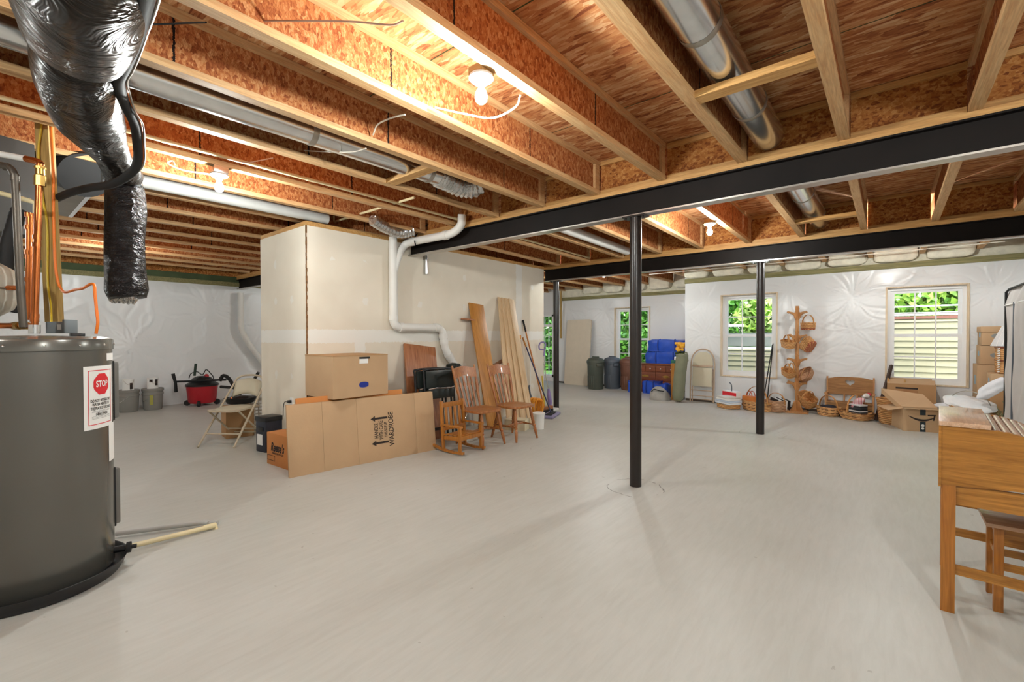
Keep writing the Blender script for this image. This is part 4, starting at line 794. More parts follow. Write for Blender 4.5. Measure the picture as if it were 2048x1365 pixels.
h = smooth_path([loc(x, y, front) for x, y in ((440, 762), (446, 752), (456, 756), (466, 770), (474, 784), (484, 797))], 6); MB().tube(h, [.03+.003*(i % 2) for i in range(len(h))], 14).build('corrugated_hose', M['rubber'], t)
h = smooth_path([loc(x, y, front) for x, y in ((441, 774), (470, 776), (495, 775), (506, 763), (517, 745))], 6); MB().tube(h, .027, 12).build('second_wand', M['black'], t)
h = smooth_path([loc(x, y, front) for x, y in ((378, 757), (382, 748), (394, 744), (405, 750), (412, 740), (420, 746), (427, 757), (415, 762), (400, 755), (392, 762))], 6); MB().tube(h, .008, 8).build('power_cord', M['rubber'], t)
MB().tube([loc(389, 752, front), loc(391.5, 728, front)], .022, 12).build('green_bottle', mat('dark_green_bottle', '#22342a', .4), t)
# ---------------------------------------------------------------- boards leaning on the drywall
def leaning(name, label, pf, pt, wid, thick, mt, spread, group=None, cat='board'):
    pf, pt = Vector(pf), Vector(pt); d = (pt-pf); L = d.length; x = d.normalized(); y = Vector(spread); y = (y-x*y.dot(x)).normalized(); z = x.cross(y)
    m = Matrix((y, z, x)).transposed().to_4x4(); m.translation = pf; t = bpy.data.objects.new(name, None); 
    o = MB().box(0, wid, -thick/2, thick/2, 0, L, None, .0025).build(name, M[mt]); o.matrix_world = m; bpy.data.objects.remove(t); return tag(o, label, cat, group)
yv = (0, 1, 0)
leaning('oak_board', 'tall honey-colored oak board leaning on the drywall', (-4.27, 4.62, .012), (-4.79, 4.77, 1.80), .30, .022, 'oak', yv)
tr = [G(1010, 852), G(1028, 852), G(1041, 851), G(1054, 850)]; tops = [(993, 594), (1001, 596), (1008, 597), (1014, 598)]
for i in range(4):
    p = XP(*tops[i], BX1+.02+.022*i); leaning('pine_plank', f'pale pine plank leaning on the drywall, {["left-most", "second", "third", "right-most"][i]} of four', (-4.20+.034*i, 4.95+.12*i, .012), (p.x, 5.41+.06*i, 1.925-.006*i), .125, .02, 'pineY', yv, 'pine planks')
t = leaning('table_leaf', 'reddish-brown wooden table leaf leaning beside the black folding chairs', (-4.42, 3.42, .012), (-4.77, 3.585, 1.215), .50, .03, 'darkboard', yv)
for i, (x0, y0, x1, y1) in enumerate(((926, 638, 945, 641), (990, 731, 1014, 716))):
    p, q = XP(x0, y0, BX1+.06), XP(x1, y1, BX1+.06); tag(MB().bar(p, q, .09, .022, b=.003).build('wood_scrap', M['darkboard']), ['short wood piece sticking out behind the oak board', 'dark wood strip sticking out behind the pine planks'][i], 'lumber')
# black folding chairs between the table leaf and the dining chairs
def black_chair(label, base, rz, lean): return folded_chair(label, base, rz, lean, 'black', 'blackvinyl', .98, .44)
M['blackvinyl'] = mat('black_vinyl', '#1d2422', .3, 0, .08)
def stack_chair(label, base, rz, lean, h=.90, w=.43):                          # folded chair with square padded back and seat
    t = thing('folding_chair', label, 'chair', base, 0, 'folded black chairs'); t.rotation_euler = Euler((lean, 0, rz)); hw = w/2
    MB().tube(smooth_path([(-hw, 0, .012), (-hw, 0, h*.6), (-hw, 0, h*.93), (-hw*.88, 0, h), (hw*.88, 0, h), (hw, 0, h*.93), (hw, 0, h*.6), (hw, 0, .012)], 4), .0135, 12).build('main_frame', M['black'], t)
    MB().box(-hw*.92, hw*.92, -.02, .014, h*.74, h*.985, b=.012).build('backrest', M['blackvinyl'], t); MB().box(-hw*.9, hw*.9, -.05, -.022, h*.60, h*.735, b=.012).build('seat', M['blackvinyl'], t)
    MB().tube([(-hw*.9, -.055, h*.735), (-hw*.4, -.06, h*.745), (hw*.5, -.06, h*.73), (hw*.95, -.05, h*.75)], .008, 8).build('seat_tube', M['galv'], t)
    for s in (-1, 1): MB().tube([(s*hw*.84, .03, .012), (s*hw*.84, .02, h*.66)], .012, 10).build('rear_leg', M['black'], t)
    MB().tube([(-hw, 0, .16), (hw, 0, .16)], .009, 8).build('crossbar', M['black'], t); return t
B1 = V(905, 880, (-4.25, 3.95, 0)); 
for i, (px, dx) in enumerate(((858, 0), (878, .07))):
    p = V(px+16, 750, (-4.40+dx, 3.72+.05*i, 0)); p.z = 0; stack_chair(['folded black chair, farther of the two by the table leaf', 'folded black chair, nearer of the two by the table leaf'][i], (-4.33+.085*i, 3.70+.07*i, 0), PI/2-.12, -.10)
tag(MB().blob(V(906, 735, (-4.6, 4.2, 0)), .10, .11, .06, 24, 14, .14, 3).build('black_bag', M['blackvinyl']), 'black bag bunched behind the folded black chairs', 'bag')
# ---------------------------------------------------------------- dining chairs and child's rocker
def dining_chair(label, c, rz):
    t = thing('dining_chair', label, 'chair', c, rz, 'arrow-back dining chairs'); sz = .43                      # faces +x
    pr = []
    for k in range(28):
        a = 2*PI*k/28; x = .215*math.cos(a); y = .215*math.sin(a); e = 3.2
        r = (abs(math.cos(a))**e+abs(math.sin(a))**e)**(-1/e); wx = .205*r*math.cos(a); wy = (.215+.012*math.cos(a))*r*math.sin(a); pr.append((wx, wy))
    m = MB(); vs = []; fs = []; rings = [(1, 0), (1.02, .012), (1.0, .026), (.9, .03), (.6, .018), (.3, .014), (0.02, .017)]
    for s_, z in rings:
        for x, y in pr: vs.append((x*s_, y*s_, sz-.026+z))
    for i in range(len(rings)-1):
        for j in range(28): fs.append((i*28+j, i*28+(j+1) % 28, (i+1)*28+(j+1) % 28, (i+1)*28+j))
    m.add(vs, fs).add([(x, y, sz-.026) for x, y in pr], [tuple(range(27, -1, -1))]); m.build('seat', M['chairwood'], t)
    prof = [(0, .013), (.12, .016), (.3, .021), (.36, .014), (.40, .024), (.44, .014), (.48, .022), (.62, .019), (.8, .021), (.9, .015), (1, .013)]
    F, K = [], []
    for sx in (1, -1):
        for sy in (1, -1):
            a = Vector((sx*.135, sy*.13, sz-.02)); b = Vector((sx*.215+(.0 if sx > 0 else -.02), sy*.19, 0)); MB().tube([b.lerp(a, u) for u, _ in prof], [r for _, r in prof], 12).build('leg', M['chairwood'], t); (F if sx > 0 else K).append((a, b))
    sp = [(0, .009), (.3, .011), (.45, .016), (.5, .012), (.55, .016), (.7, .011), (1, .009)]; mid = []
    for i in range(2):
        a = F[i][1].lerp(F[i][0], .42); b = K[i][1].lerp(K[i][0], .42); MB().tube([a.lerp(b, u) for u, _ in sp], [r for _, r in sp], 10).build('stretcher', M['chairwood'], t); mid.append(a.lerp(b, .5))
    MB().tube([mid[0].lerp(mid[1], u) for u, _ in sp], [r for _, r in sp], 10).build('stretcher', M['chairwood'], t)
    tilt = .13; top = .94
    def bk(y, z, off=0): return Vector((-.175-(z-sz)*.27+off, y, z))
    for s in (-1, 1): MB().tube([bk(s*.155, sz-.01), bk(s*.165, .6), bk(s*.178, .74), bk(s*.182, .80), bk(s*.19, top)], [.012, .018, .02, .015, .014], 12).build('back_post', M['chairwood'], t)
    vs = []; fs = []
    for i in range(13):
        v = -1+2*i/12; y = v*.182; zt = .925-.012*abs(v)+.006*math.cos(v*PI); zl = .80+.014*math.cos(v*3); c_ = -.02*(1-v*v)
        for z, o in ((zl, -.008), (zt, -.008), (zt, .008), (zl, .008)): vs.append(bk(y, z, c_+o))
    for i in range(12):
        for j in range(4): fs.append((i*4+j, i*4+(j+1) % 4, (i+1)*4+(j+1) % 4, (i+1)*4+j))
    fs += [(0,1,2,3), (51,50,49,48)]; MB().add(vs, fs).build('crest_rail', M['chairwood'], t)
    for i in range(4):
        y = -.105+i*.07; m = MB(); seq = ((sz-.005, .008), (.55, .010), (.66, .012), (.70, .021), (.735, .012), (.765, .010), (.81, .009)); vs = []; fs = []
        for z, w in seq:
            for dx, dy in ((-.006, -w), (.006, -w), (.006, w), (-.006, w)): vs.append(bk(y*(.85+.15*(z-sz)/.37), z, -.012*(z-sz)/.37+dx)+Vector((0, dy, 0)))
        for k in range(len(seq)-1):
            for j in range(4): fs.append((k*4+j, k*4+(j+1) % 4, (k+1)*4+(j+1) % 4, (k+1)*4+j))
        m.add(vs, fs).build('arrow_spindle', M['chairwood'], t, False)
    return t
dc = dining_chair('arrow-back dining chair behind the small rocker', (-3.81, 4.00, 0), -.02)
dup(dc, 'arrow-back dining chair nearest the push broom, right of its twin', (-3.70, 4.51, 0), -.09)
t = thing('rocking_chair', "small child's wooden rocking chair at the end of the wardrobe carton", 'rocking chair', (-3.745, 3.61, 0), .02)   # faces +x
hw = .17; rk = 'oakdesk'
for s in (-1, 1):
    m = MB(); vs = []; fs = []; N = 18
    for i in range(N+1):
        x = -.33+i/N*.53; z = .012+.32*(x-.03)**2*1.15
        for dy, dz in ((-.013, 0), (.013, 0), (.013, .026), (-.013, .026)): vs.append((x, s*hw+dy, z+dz))
    for i in range(N):
        for j in range(4): fs.append((i*4+j, i*4+(j+1) % 4, (i+1)*4+(j+1) % 4, (i+1)*4+j))
    fs += [(3,2,1,0), tuple(N*4+q for q in range(4))]; m.add(vs, fs).build('runner', M[rk], t)
    MB().bar((.14, s*hw, .03), (.14, s*hw, .30), .026, .034, (1,0,0), .003).build('front_post', M[rk], t); MB().bar((-.115, s*hw, .035), (-.155, s*hw, .57), .026, .034, (1,0,0), .003).build('back_post', M[rk], t)
    MB().bar((-.15, s*hw, .31), (.17, s*hw, .31), .045, .018, b=.004).build('armrest', M[rk], t); MB().bar((-.12, s*hw*.97, .165), (.14, s*hw*.97, .185), .02, .045, b=.003).build('seat_rail', M[rk], t)
MB().bar((.145, -hw, .185), (.145, hw, .185), .02, .045, b=.003).build('front_apron', M[rk], t)
for i in range(6): x = -.10+i*.045; MB().box(x-.015, x+.015, -hw+.01, hw-.01, .20, .212, Tm((0,0,(x)*.06)), .003).build('seat_slat', M[rk], t)
MB().bar((-.152, -hw, .525), (-.152, hw, .525), .018, .055, b=.003).build('top_rail', M[rk], t); MB().bar((-.127, -hw, .26), (-.127, hw, .26), .018, .04, b=.003).build('lower_rail', M[rk], t)
for i in range(4): y = -.105+.07*i; MB().bar((-.128, y, .265), (-.15, y, .51), .036, .009, (1,0,0), .002).build('back_slat', M[rk], t)
# ---------------------------------------------------------------- brooms, mops and oddments by the broom corner
def pole(name, label, p, q, r, mt, cat, grip=None):
    p, q = Vector(p), Vector(q); t = thing(name, label, cat, p); MB().tube([(0,0,0), q-p], r, 12).build('handle', M[mt], t)
    if grip: g = (q-p)*.87; MB().tube([g, (q-p)*1.003], r*1.25, 12).build('grip', M[grip], t)
    return t
t = pole('push_broom', 'push broom with an orange handle and black grip leaning on the drywall', G(1089, 827)+Vector((0,0,.09)), XP(1046, 641, BX1+.03), .0125, 'orangewood' if 'orangewood' in M else 'oak', 'broom', 'rubber')
MB().box(-.04, .04, -.2, .2, -.03, .02, b=.006).build('brush_block', M['darkboard'], t); MB().box(-.045, .045, -.2, .2, -.088, -.03).build('bristles', M['rubber'], t, False)
t = pole('dust_mop', 'flat dust mop with a navy handle leaning by the push broom', G(1102, 833)+Vector((0,0,.06)), XP(1045.5, 676, BX1+.05), .0115, 'navy2' if 'navy2' in M else 'black', 'mop', 'oak')
mp = mat('mop_pad', '#8a86a6', .95, 0, .15, 20, .8, 50); MB().box(-.10, .10, -.26, .26, -.058, -.02, Tm(rot=(0, 0, .35)), .015).build('pad', mp, t); MB().box(-.05, .05, -.17, .17, -.02, -.006, Tm(rot=(0, 0, .35)), .004).build('frame', M['rubber'], t)
p0 = G(1101, 822); t = thing('spray_mop', 'slim spray mop with a lilac loop handle near the back post', 'mop', p0); lil = mat('lilac_plastic', '#8e7fb5', .4); w_ = lambda x, y: V(x, y, p0+Vector((-.02, .03, 0)))-p0
MB().tube([w_(1096, 776), w_(1090, 740), w_(1088, 712)], .009, 10).build('shaft', M['galv'], t); MB().tube(smooth_path([w_(1088, 712), w_(1089, 700), w_(1091, 690), w_(1088, 685), w_(1081, 686), w_(1078, 693), w_(1080, 699), w_(1088, 700)], 5), .013, 10).build('loop_handle', lil, t)
MB().tube([w_(1097, 778), w_(1098, 792), w_(1100, 806), w_(1101, 816)], [.02, .038, .038, .018], 16).build('fluid_bottle', lil, t); MB().box(-.06, .06, -.18, .18, 0, .035, b=.012).build('pad', M['white'], t)
t = pole('yellow_pole', 'short bright yellow pole standing behind the brooms', G(1090, 822), V(1084, 752, (-4.7, 6.45, 0)), .012, 'yellow', 'pole')
t = pole('white_pole', 'thin white pole leaning behind the pine planks', (-4.60, 6.0, 0), XP(1061, 724, BX1+.04), .008, 'white', 'pole')
t = pole('metal_pole', 'gray metal pole standing behind the dining chairs', (-4.55, 4.35, 0), XP(966, 748, BX1+.05), .012, 'galv', 'pole')
c = V(1071, 815, (-4.25, 5.82, 0)); t = thing('cord_reel', 'coiled orange extension cord behind the right dining chair', 'cord', c); m = MB()
for i in range(13):
    r = .145+.012*math.sin(i*2.1); o = .012*(i-6); m.tube([(o+.01*math.sin(3*u+i), r*math.cos(u)*.8, r*math.sin(u)+.0) for u in np.linspace(0, 2*PI, 26, endpoint=False)], .0095, 8, closed=True)
m.build('coil', M['orangep'], t); t.location.z = .165; MB().tube(smooth_path([(-.05, 0, .1), (-.1, .0, .2), (-.14, .02, .3), (-.16, .05, .34)], 5), .014, 10).build('hook', M['slate'], t)
p = G(1077, 858); t = thing('white_tub', 'small white plastic tub on the floor by the broom corner', 'bucket', p); MB().lathe([(0, 0), (.075, 0), (.085, .2), (.09, .205), (.09, .225), (0, .225)], 28).build('tub', M['white'], t); MB().lathe([(.091, .2), (.094, .21), (.094, .228), (.08, .23), (0, .228)], 28).build('lid', M['white'], t)
p = G(1035, 866)+Vector((-.25, .02, 0)); carton('small_carton', 'small cream carton under the right dining chair', p, .35, .30, .22, .15, 'creamcard', False)
yh = XP(1036, 685, BX1+.02); t = thing('yellow_brush', 'yellow hand brush hung on the drywall right of the pine planks', 'brush', yh); MB().box(-.0, .03, -.05, .05, .05, .12, b=.006).build('head', M['orangep'], t); MB().box(.0, .02, -.018, .022, -.17, .06, b=.006).build('handle', M['orangep'], t)
# ---------------------------------------------------------------- recessed wall: table, bins, dresser
a, b = G(1125.7, 768), G(1168, 772); b = Vector((a.x+.74, 10.28, 0)); a = Vector((-6.74, 10.30, 0)); 
t = thing('folding_table', 'beige folding table leaf standing on end by the trash cans', 'table', a); t.rotation_euler = Euler((-.10, 0, 0))
pr = []; W_, H_, R_ = .74, 1.74, .06
for cx, cz, s0 in ((W_-R_, R_, -PI/2), (W_-R_, H_-R_, 0), (R_, H_-R_, PI/2), (R_, R_, PI)):
    for k in range(6): u = s0+PI/2*k/5; pr.append((cx+R_*math.cos(u), cz+R_*math.sin(u)))
MB().prism(pr, 0, .045).build('tabletop', M['tabletop'], t); MB().prism([(W_/2+(x-W_/2)*.93, H_/2+(z-H_/2)*.97) for x, z in pr], .046, .075).build('folded_leg_frame', M['gray_metal'], t)
def trash_can(label, p, mt, r=.185, h=.66, dome=.11):
    t = thing('trash_can', label, 'trash can', p, 0, 'lidded trash cans')
    MB().lathe([(0, 0), (r-.01, 0), (r, .02), (r*1.03, h*.55), (r*1.045, h*.56), (r*1.09, h*.9), (r*1.13, h*.91), (r*1.14, h), (0, h)], 40).build('bin', M[mt], t)
    MB().lathe([(r*1.18, h-.02), (r*1.2, h), (r*1.17, h+.03), (r*.95, h+dome*.75), (r*.5, h+dome), (0, h+dome)], 40).build('lid', M[mt], t)
    MB().bar((-r*.5, 0, h+dome+.012), (r*.5, 0, h+dome+.012), .03, .03, b=.01).build('lid_handle', M[mt], t)
    for s in (-1, 1): MB().box(s*r*1.2-.03, s*r*1.2+.03, -.06, .06, h-.10, h-.03, Tm(rot=(0,0,-.7)), .012).build('side_handle', M[mt], t)
    m = MB()
    for k in range(5): u = -PI/2-.9+.28*k; m.box(r*1.035, r*1.06, -.02, .02, h*.1, h*.5, Matrix.Rotation(u, 4, 'Z'), .004)
    m.build('rib', M[mt], t); return t
trash_can('dark green lidded trash can in front of the folding table', (-5.53, 9.86, 0), 'green'); trash_can('slate blue trash can between the green and brown cans', (-5.28, 10.24, 0), 'slate'); trash_can('brown trash can partly hidden by the nearest steel post', (-4.83, 10.22, 0), 'brownbin')
dz = .665; DX0, DX1, DY = -4.58, -3.60, 10.04
t = thing('dresser', 'dark cherry dresser with white knobs under the blue bags', 'dresser', (DX0, DY, 0)); w = DX1-DX0
MB().box(0, w, .012, .5, .06, dz-.03, b=.004).build('carcass', M['dresser'], t, False); MB().box(-.015, w+.015, -.01, .51, dz-.03, dz, b=.006).build('top', M['dresser'], t); MB().box(.01, w-.01, .02, .49, 0, .07).build('plinth', M['dresser'], t, False)
x0 = w-.02; 
for i in range(4):
    xb = x0-.24*i; xa = xb-.225; d = MB().box(xa, xb, -.004, .012, dz-.185, dz-.06, b=.004).build('drawer', M['dresser'], t); MB().blob(((xa+xb)/2, -.02, dz-.12), .016, .016, .016, 12, 8).build('knob', M['porcelain'], d)
for j in range(2):
    for i in range(2):
        xb = x0-.48*i; xa = xb-.465; z1 = dz-.20-.205*j; d = MB().box(xa, xb, -.004, .012, z1-.19, z1, b=.004).build('drawer', M['dresser'], t)
        MB().prism([((xa+xb)/2+.07*math.cos(u)*(1+.2*math.cos(4*u)), z1-.09+.03*math.sin(u)) for u in np.linspace(0, 2*PI, 20, endpoint=False)], -.01, -.004).tube([((xa+xb)/2+.045*math.cos(u), -.02, z1-.085-.02*math.sin(u)) for u in np.linspace(0, PI, 8)], .005, 6).build('drawer_pull', M['brass'], d)
t = thing('side_cabinet', 'narrow orange-oak cabinet end between the dresser and the olive bag', 'cabinet', (-3.405, 9.14, 0)); MB().box(0, .12, 0, .40, 0, .725, b=.004).build('end_panel', M['oak'], t, False); MB().box(-.006, .126, -.006, .405, .725, .74, b=.003).build('top', M['oak'], t, False)
def soft_bag(name, label, c, sx, sy, sz, mt, straps=True, seed=1, rz=0, cat='bag', group=None, dark='bluestrap'):
    t = thing(name, label, cat, c, rz, group); m = MB(); n, k = 40, 14; rg = random.Random(seed); ph = [rg.uniform(0, 6) for _ in range(6)]; vs = []; fs = []
    for i in range(k+1):
        v = i/k; zz = sz*v; sh = (1-abs(2*v-1)**5)**.35 if 0 < v < 1 else .86
        for j in range(n):
            a = 2*PI*j/n; e = 5.0; r = (abs(math.cos(a))**e+abs(math.sin(a))**e)**(-1/e); d = 1+.02*math.sin(4*a+ph[0]+5*v)+.02*math.sin(9*a+ph[1]-7*v); q = (.86+.14*sh)*d
            vs.append((sx/2*r*math.cos(a)*q, sy/2*r*math.sin(a)*q, zz+.02*math.sin(3*a+ph[2])*v*math.sin(v*2)))
    for i in range(k):
        for j in range(n): fs.append((i*n+j, i*n+(j+1) % n, (i+1)*n+(j+1) % n, (i+1)*n+j))
    fs += [tuple(range(n-1, -1, -1)), tuple(range(k*n, k*n+n))]; m.add(vs, fs).build('body', M[mt], t, ang=1.2)
    if straps:
        for x in (-sx*.2, sx*.2): MB().tube([(x, -sy/2-.008, .02), (x*1.05, -sy/2-.012, sz*.5), (x, -sy/2-.006, sz*.95), (x*.9, -sy*.3, sz+.02)], .014, 8).build('strap', M[dark], t)
    return t
M['bluestrap'] = mat('dark_blue_strap', '#1b3b96', .5)
bx = -3.86
soft_bag('storage_bag', 'blue zippered storage bag on top of the pair on the dresser', (bx, 10.29, dz+.275), .94, .44, .26, 'bluebag', seed=2, group='blue bags on the dresser'); soft_bag('storage_bag', 'blue zippered storage bag lying directly on the dresser', (bx-.04, 10.29, dz+.004), .98, .46, .268, 'bluebag', seed=5, group='blue bags on the dresser')
p = G(1305, 786); soft_bag('storage_bag', 'blue bag on the floor in front of the dresser drawers', (p.x+.02, p.y-.02, 0), .40, .40, .27, 'bluebag', seed=8); p = G(1332, 790); soft_bag('storage_bag', 'small blue bag on the floor behind the gray cloth bag', (-3.72, 9.50, 0), .30, .26, .27, 'bluebag', False, seed=12)
p = G(1258, 784); soft_bag('storage_bag', 'blue bag showing left of the nearest steel post', (p.x+.12, p.y, 0), .22, .25, .26, 'bluebag', False, seed=15)
p = G(1326, 799); t = thing('cloth_bag', 'crumpled gray cloth bag on the floor by the dresser', 'bag', (p.x-.03, p.y-.13, 0)); MB().blob((0, 0, .0), .21, .15, .27, 30, 18, .06, 5, flatb=.02).build('bag_body', M['gray_cloth'], t); MB().tube(smooth_path([(-.12, -.1, .17), (-.05, -.12, .22), (.05, -.12, .20), (.13, -.08, .19)], 5), .009, 8).build('dark_trim', M['rubber'], t)
p0 = Vector((-3.18, 8.90, 0)); P = [p0+(V(x, y, p0)-V(1362, 805, p0)) for x, y in ((1362, 805), (1364, 780), (1367, 745), (1370, 722), (1371, 710))]
t = thing('camp_chair_bag', 'tall olive camping-chair bag leaning beside the beige folded chair', 'bag', P[0]); Q = smooth_path([q-P[0]+Vector((0,0,.02)) for q in P], 6); R = [.085+.03*min(1, i/3)*(1-.12*abs(math.sin(i*.7))) if 0 < i < len(Q)-1 else .06 for i in range(len(Q))]; MB().tube(Q, R, 26).build('sleeve', M['olive'], t, ang=2); MB().tube(smooth_path([Q[-2]+Vector((.05, -.06, .0)), Q[-1]+Vector((.09, -.02, .03)), Q[-2]+Vector((.11, .0, -.12)), Q[-6]+Vector((.11, 0, 0))], 5), .012, 8).build('carry_strap', M['olive'], t)
fb = Vector((-3.33, 9.3, .74)); t = thing('game_box', 'flat green and blue boxed item on the oak cabinet end', 'box', fb); MB().box(-.10, .06, -.1, .12, 0, .06, b=.003).build('carton_body', mat('green_box', '#2e6a58', .5, 0, .5, 60), t); MB().box(-.04, .06, -.08, .1, .062, .13, b=.003).build('white_carton', M['paper'], t)
t = thing('artificial_flowers', 'bunch of yellow silk flowers beside the blue bags', 'flowers', fb+Vector((.03, .12, .135))); m = MB(); g = MB()
for i in range(26): m.blob((random.uniform(-.09, .09), random.uniform(-.08, .08), random.uniform(.12, .27)),   .045, .04, .03, 9, 5, .1, i)
for i in range(30): g.blob((random.uniform(-.09, .08), random.uniform(-.08, .08), random.uniform(.0, .1)), .035, .03, .02, 8, 5, .1, i)
m.build('petals', mat('yellow_petals', '#f2b63a', .6), t); g.build('leaves', mat('silk_leaves', '#3c4a24', .8), t)
folded_chair('beige folded metal chair leaning on the plastic left of the window', (-2.80, 9.13, 0), .0, -.075, 'almondpink', 'almond2', 1.04, .44)
# ---------------------------------------------------------------- baskets
def weave_mat(name, a, b_, band=None):
    t = NT(name); mp = t.coords((1, 1, 1)); s = t.new('ShaderNodeSeparateXYZ'); t.link(mp, 'Vector', s, 'Vector')
    an = t.math('ARCTAN2', s.outputs['Y'], s.outputs['X']); u = t.math('MULTIPLY', an, 7.0); row = t.math('FLOOR', t.math('MULTIPLY', s.outputs['Z'], 38.0))
    w = t.math('SINE', t.math('ADD', t.math('MULTIPLY', u, 1.6), t.math('MULTIPLY', row, PI))); zz = t.math('ABSOLUTE', t.math('SINE', t.math('MULTIPLY', s.outputs['Z'], 38.0*PI)))
    h = t.math('ADD', t.math('MULTIPLY', w, .35), zz); n = t.noise(mp, 30, 2); f = t.math('ADD', t.math('MULTIPLY', h, .45), t.math('MULTIPLY', n.outputs['Fac'], .55))
    r = t.ramp([(.15, rgb(a)), (.85, rgb(b_))]); t.l.new(f, r.inputs['Fac']); out = r.outputs['Color']
    if band:
        for z0, z1, c in band:
            g = t.math('MULTIPLY', t.math('MULTIPLY', t.math('GREATER_THAN', s.outputs['Z'], z0), t.math('LESS_THAN', s.outputs['Z'], z1)), t.math('GREATER_THAN', w, -.35)); out = t.mixc(t.math('MULTIPLY', g, .85), out, rgb(c))
    t.color(out); t.b.inputs['Roughness'].default_value = .6; bp = t.new('ShaderNodeBump', Strength=.7, Distance=.01); t.l.new(h, bp.inputs['Height']); t.link(bp, 'Normal', t.b, 'Normal'); return t.m
M['weave'] = weave_mat('honey_weave', '#b5743c', '#e4b276'); M['weave_red'] = weave_mat('honey_weave_red', '#b5743c', '#e4b276', ((.0, .035, '#a23a34'),))
M['weave_dk'] = weave_mat('honey_weave_dark_bands', '#b5743c', '#e6b67c', ((.05, .066, '#5a3420'), (.105, .121, '#5a3420'))); M['weave_pink'] = weave_mat('worn_weave', '#a37350', '#cfa582')
M['handle'] = wood('basket_splint', '#b9793c', '#dda868', 'X', 1.0, .5)
def basket(label, loc, w, d, h, flare=1.18, mt='weave', handle='one', hh=.16, rot=None, rz=0, group=None, hx=0.0):
    t = thing('woven_basket', label, 'basket', loc, rz, group, rot); n = 44; vs = []; fs = []; e = 3.6
    prof = [(.0, .004, 0), (.95, .004, 0), (1, .012, 0), (1+(flare-1)*.5, h*.5, 0), (flare, h*.92, 0), (flare+.03, h*.93, 0), (flare+.03, h, 0), (flare-.03, h, 0), (flare-.05, h*.9, 0), (.92, .02, 0), (0, .016, 0)]
    for s_, z, _ in prof:
        for j in range(n): a = 2*PI*j/n; r = (abs(math.cos(a))**e+abs(math.sin(a))**e)**(-1/e); vs.append((w/2*s_*r*math.cos(a), d/2*s_*r*math.sin(a), z))
    for i in range(len(prof)-1):
        for j in range(n): fs.append((i*n+j, i*n+(j+1) % n, (i+1)*n+(j+1) % n, (i+1)*n+j))
    MB().add(vs, fs).build('basket_body', M[mt], t)
    def hoop(y, ht, lean=0, wd=w*flare/2+.006):
        P = [Vector((wd*math.cos(u), y+lean*math.sin(u), h*.75+(ht+h*.25)*math.sin(u)**.8)) for u in np.linspace(0, PI, 17)]; m = MB(); vs = []; fs = []
        for i, p in enumerate(P):
            q = (P[min(i+1, 16)]-P[max(i-1, 0)]).normalized(); nn = Vector((-q.z, 0, q.x))
            for dy, dn in ((-.012, -.003), (.012, -.003), (.012, .003), (-.012, .003)): vs.append(p+nn*dn+Vector((0, dy, 0)))
        for i in range(16):
            for j in range(4): fs.append((i*4+j, i*4+(j+1) % 4, (i+1)*4+(j+1) % 4, (i+1)*4+j))
        m.add(vs, fs).build('handle', M['handle'], t)
    if handle == 'one': hoop(0, hh)
    if handle == 'two':
        for s in (-1, 1): hoop(s*d*.35, hh, s*(-.02), w*.28)
    if handle == 'cross':
        P = [Vector((0, d*flare/2*math.cos(u), h*.7+(hh+h*.3)*math.sin(u)**.8)) for u in np.linspace(0, PI, 15)]; m = MB()
        for i in range(14): m.bar(P[i], P[i+1], .024, .006, (1,0,0) if abs((P[i+1]-P[i]).x) < 1e-9 and False else Vector((0, -(P[i+1]-P[i]).z, (P[i+1]-P[i]).y)).normalized())
        m.build('handle', M['handle'], t)
    return t
# the tree-shaped basket stand
sb = Vector((-1.205, 9.0, 0)); t = thing('basket_stand', 'tall pine tree-shaped stand hung with seven baskets', 'basket stand', sb, YAW*.0-.69)
m = MB().box(-.02, .02, -.02, .02, .03, 1.80, b=.004); m.build('post', M['rack'], t)
MB().box(-.17, .17, -.17, .17, 0, .016, Tm(rot=(0,0,PI/4)), .004).box(-.14, .14, -.14, .14, .016, .032, Tm(rot=(0,0,PI/4)), .004).build('base', M['rack'], t)
brk = [(0.02, .03), (.12, .03), (.11, .055), (.085, .10), (.07, .16), (.045, .19), (.02, .20)]; m = MB()
for k in range(4): m.prism(brk, -.009, .009, Matrix.Rotation(k*PI/2, 4, 'Z'))
m.build('base_bracket', M['rack'], t, False)
br = [(0, -.10), (.03, -.095), (.055, -.06), (.06, -.03), (.10, .0), (.16, .02), (.19, .02), (.2, .035), (.185, .05), (.16, .045), (.10, .035), (.055, .025), (.035, .04), (.03, .075), (.038, .095), (.028, .115), (0, .12)]
for i, z in enumerate((1.66, 1.27, .87, .47)):
    for k in range(4):
        m = MB().prism(br, -.008, .008, Tm((0, 0, z)) @ Matrix.Rotation(k*PI/2, 4, 'Z')); m.build('arm', M['rack'], t, False)
AR = RH*.18
def hang(x, y): return V(x, y, sb-FH*.02)
gb = 'baskets hung on the stand'
basket('lidded basket with a red band at the top right of the stand', hang(1616, 661), .20, .15, .13, 1.1, 'weave_red', 'one', .13, (0, 0, -.69), group=gb)
basket('two-handled basket at the upper left of the stand', hang(1576, 696)+Vector((.0, 0, 0)), .21, .14, .12, 1.15, 'weave', 'two', .11, (.15, .22, -.69), group=gb)
basket('tipped basket with a red stripe right of the stand', hang(1623, 696), .22, .16, .16, 1.12, 'weave_red', 'none', .1, (.1, -.95, -.69), group=gb)
basket('tilted two-handled basket at the middle left of the stand', hang(1576, 752), .20, .15, .11, 1.15, 'weave', 'two', .13, (.2, .42, -.69), group=gb)
basket('round brown bowl basket facing out at the middle right of the stand', hang(1617, 755)+FH*.02, .26, .22, .10, 1.2, 'weave_pink', 'cross', .02, (.95, -.3, -.69), group=gb)
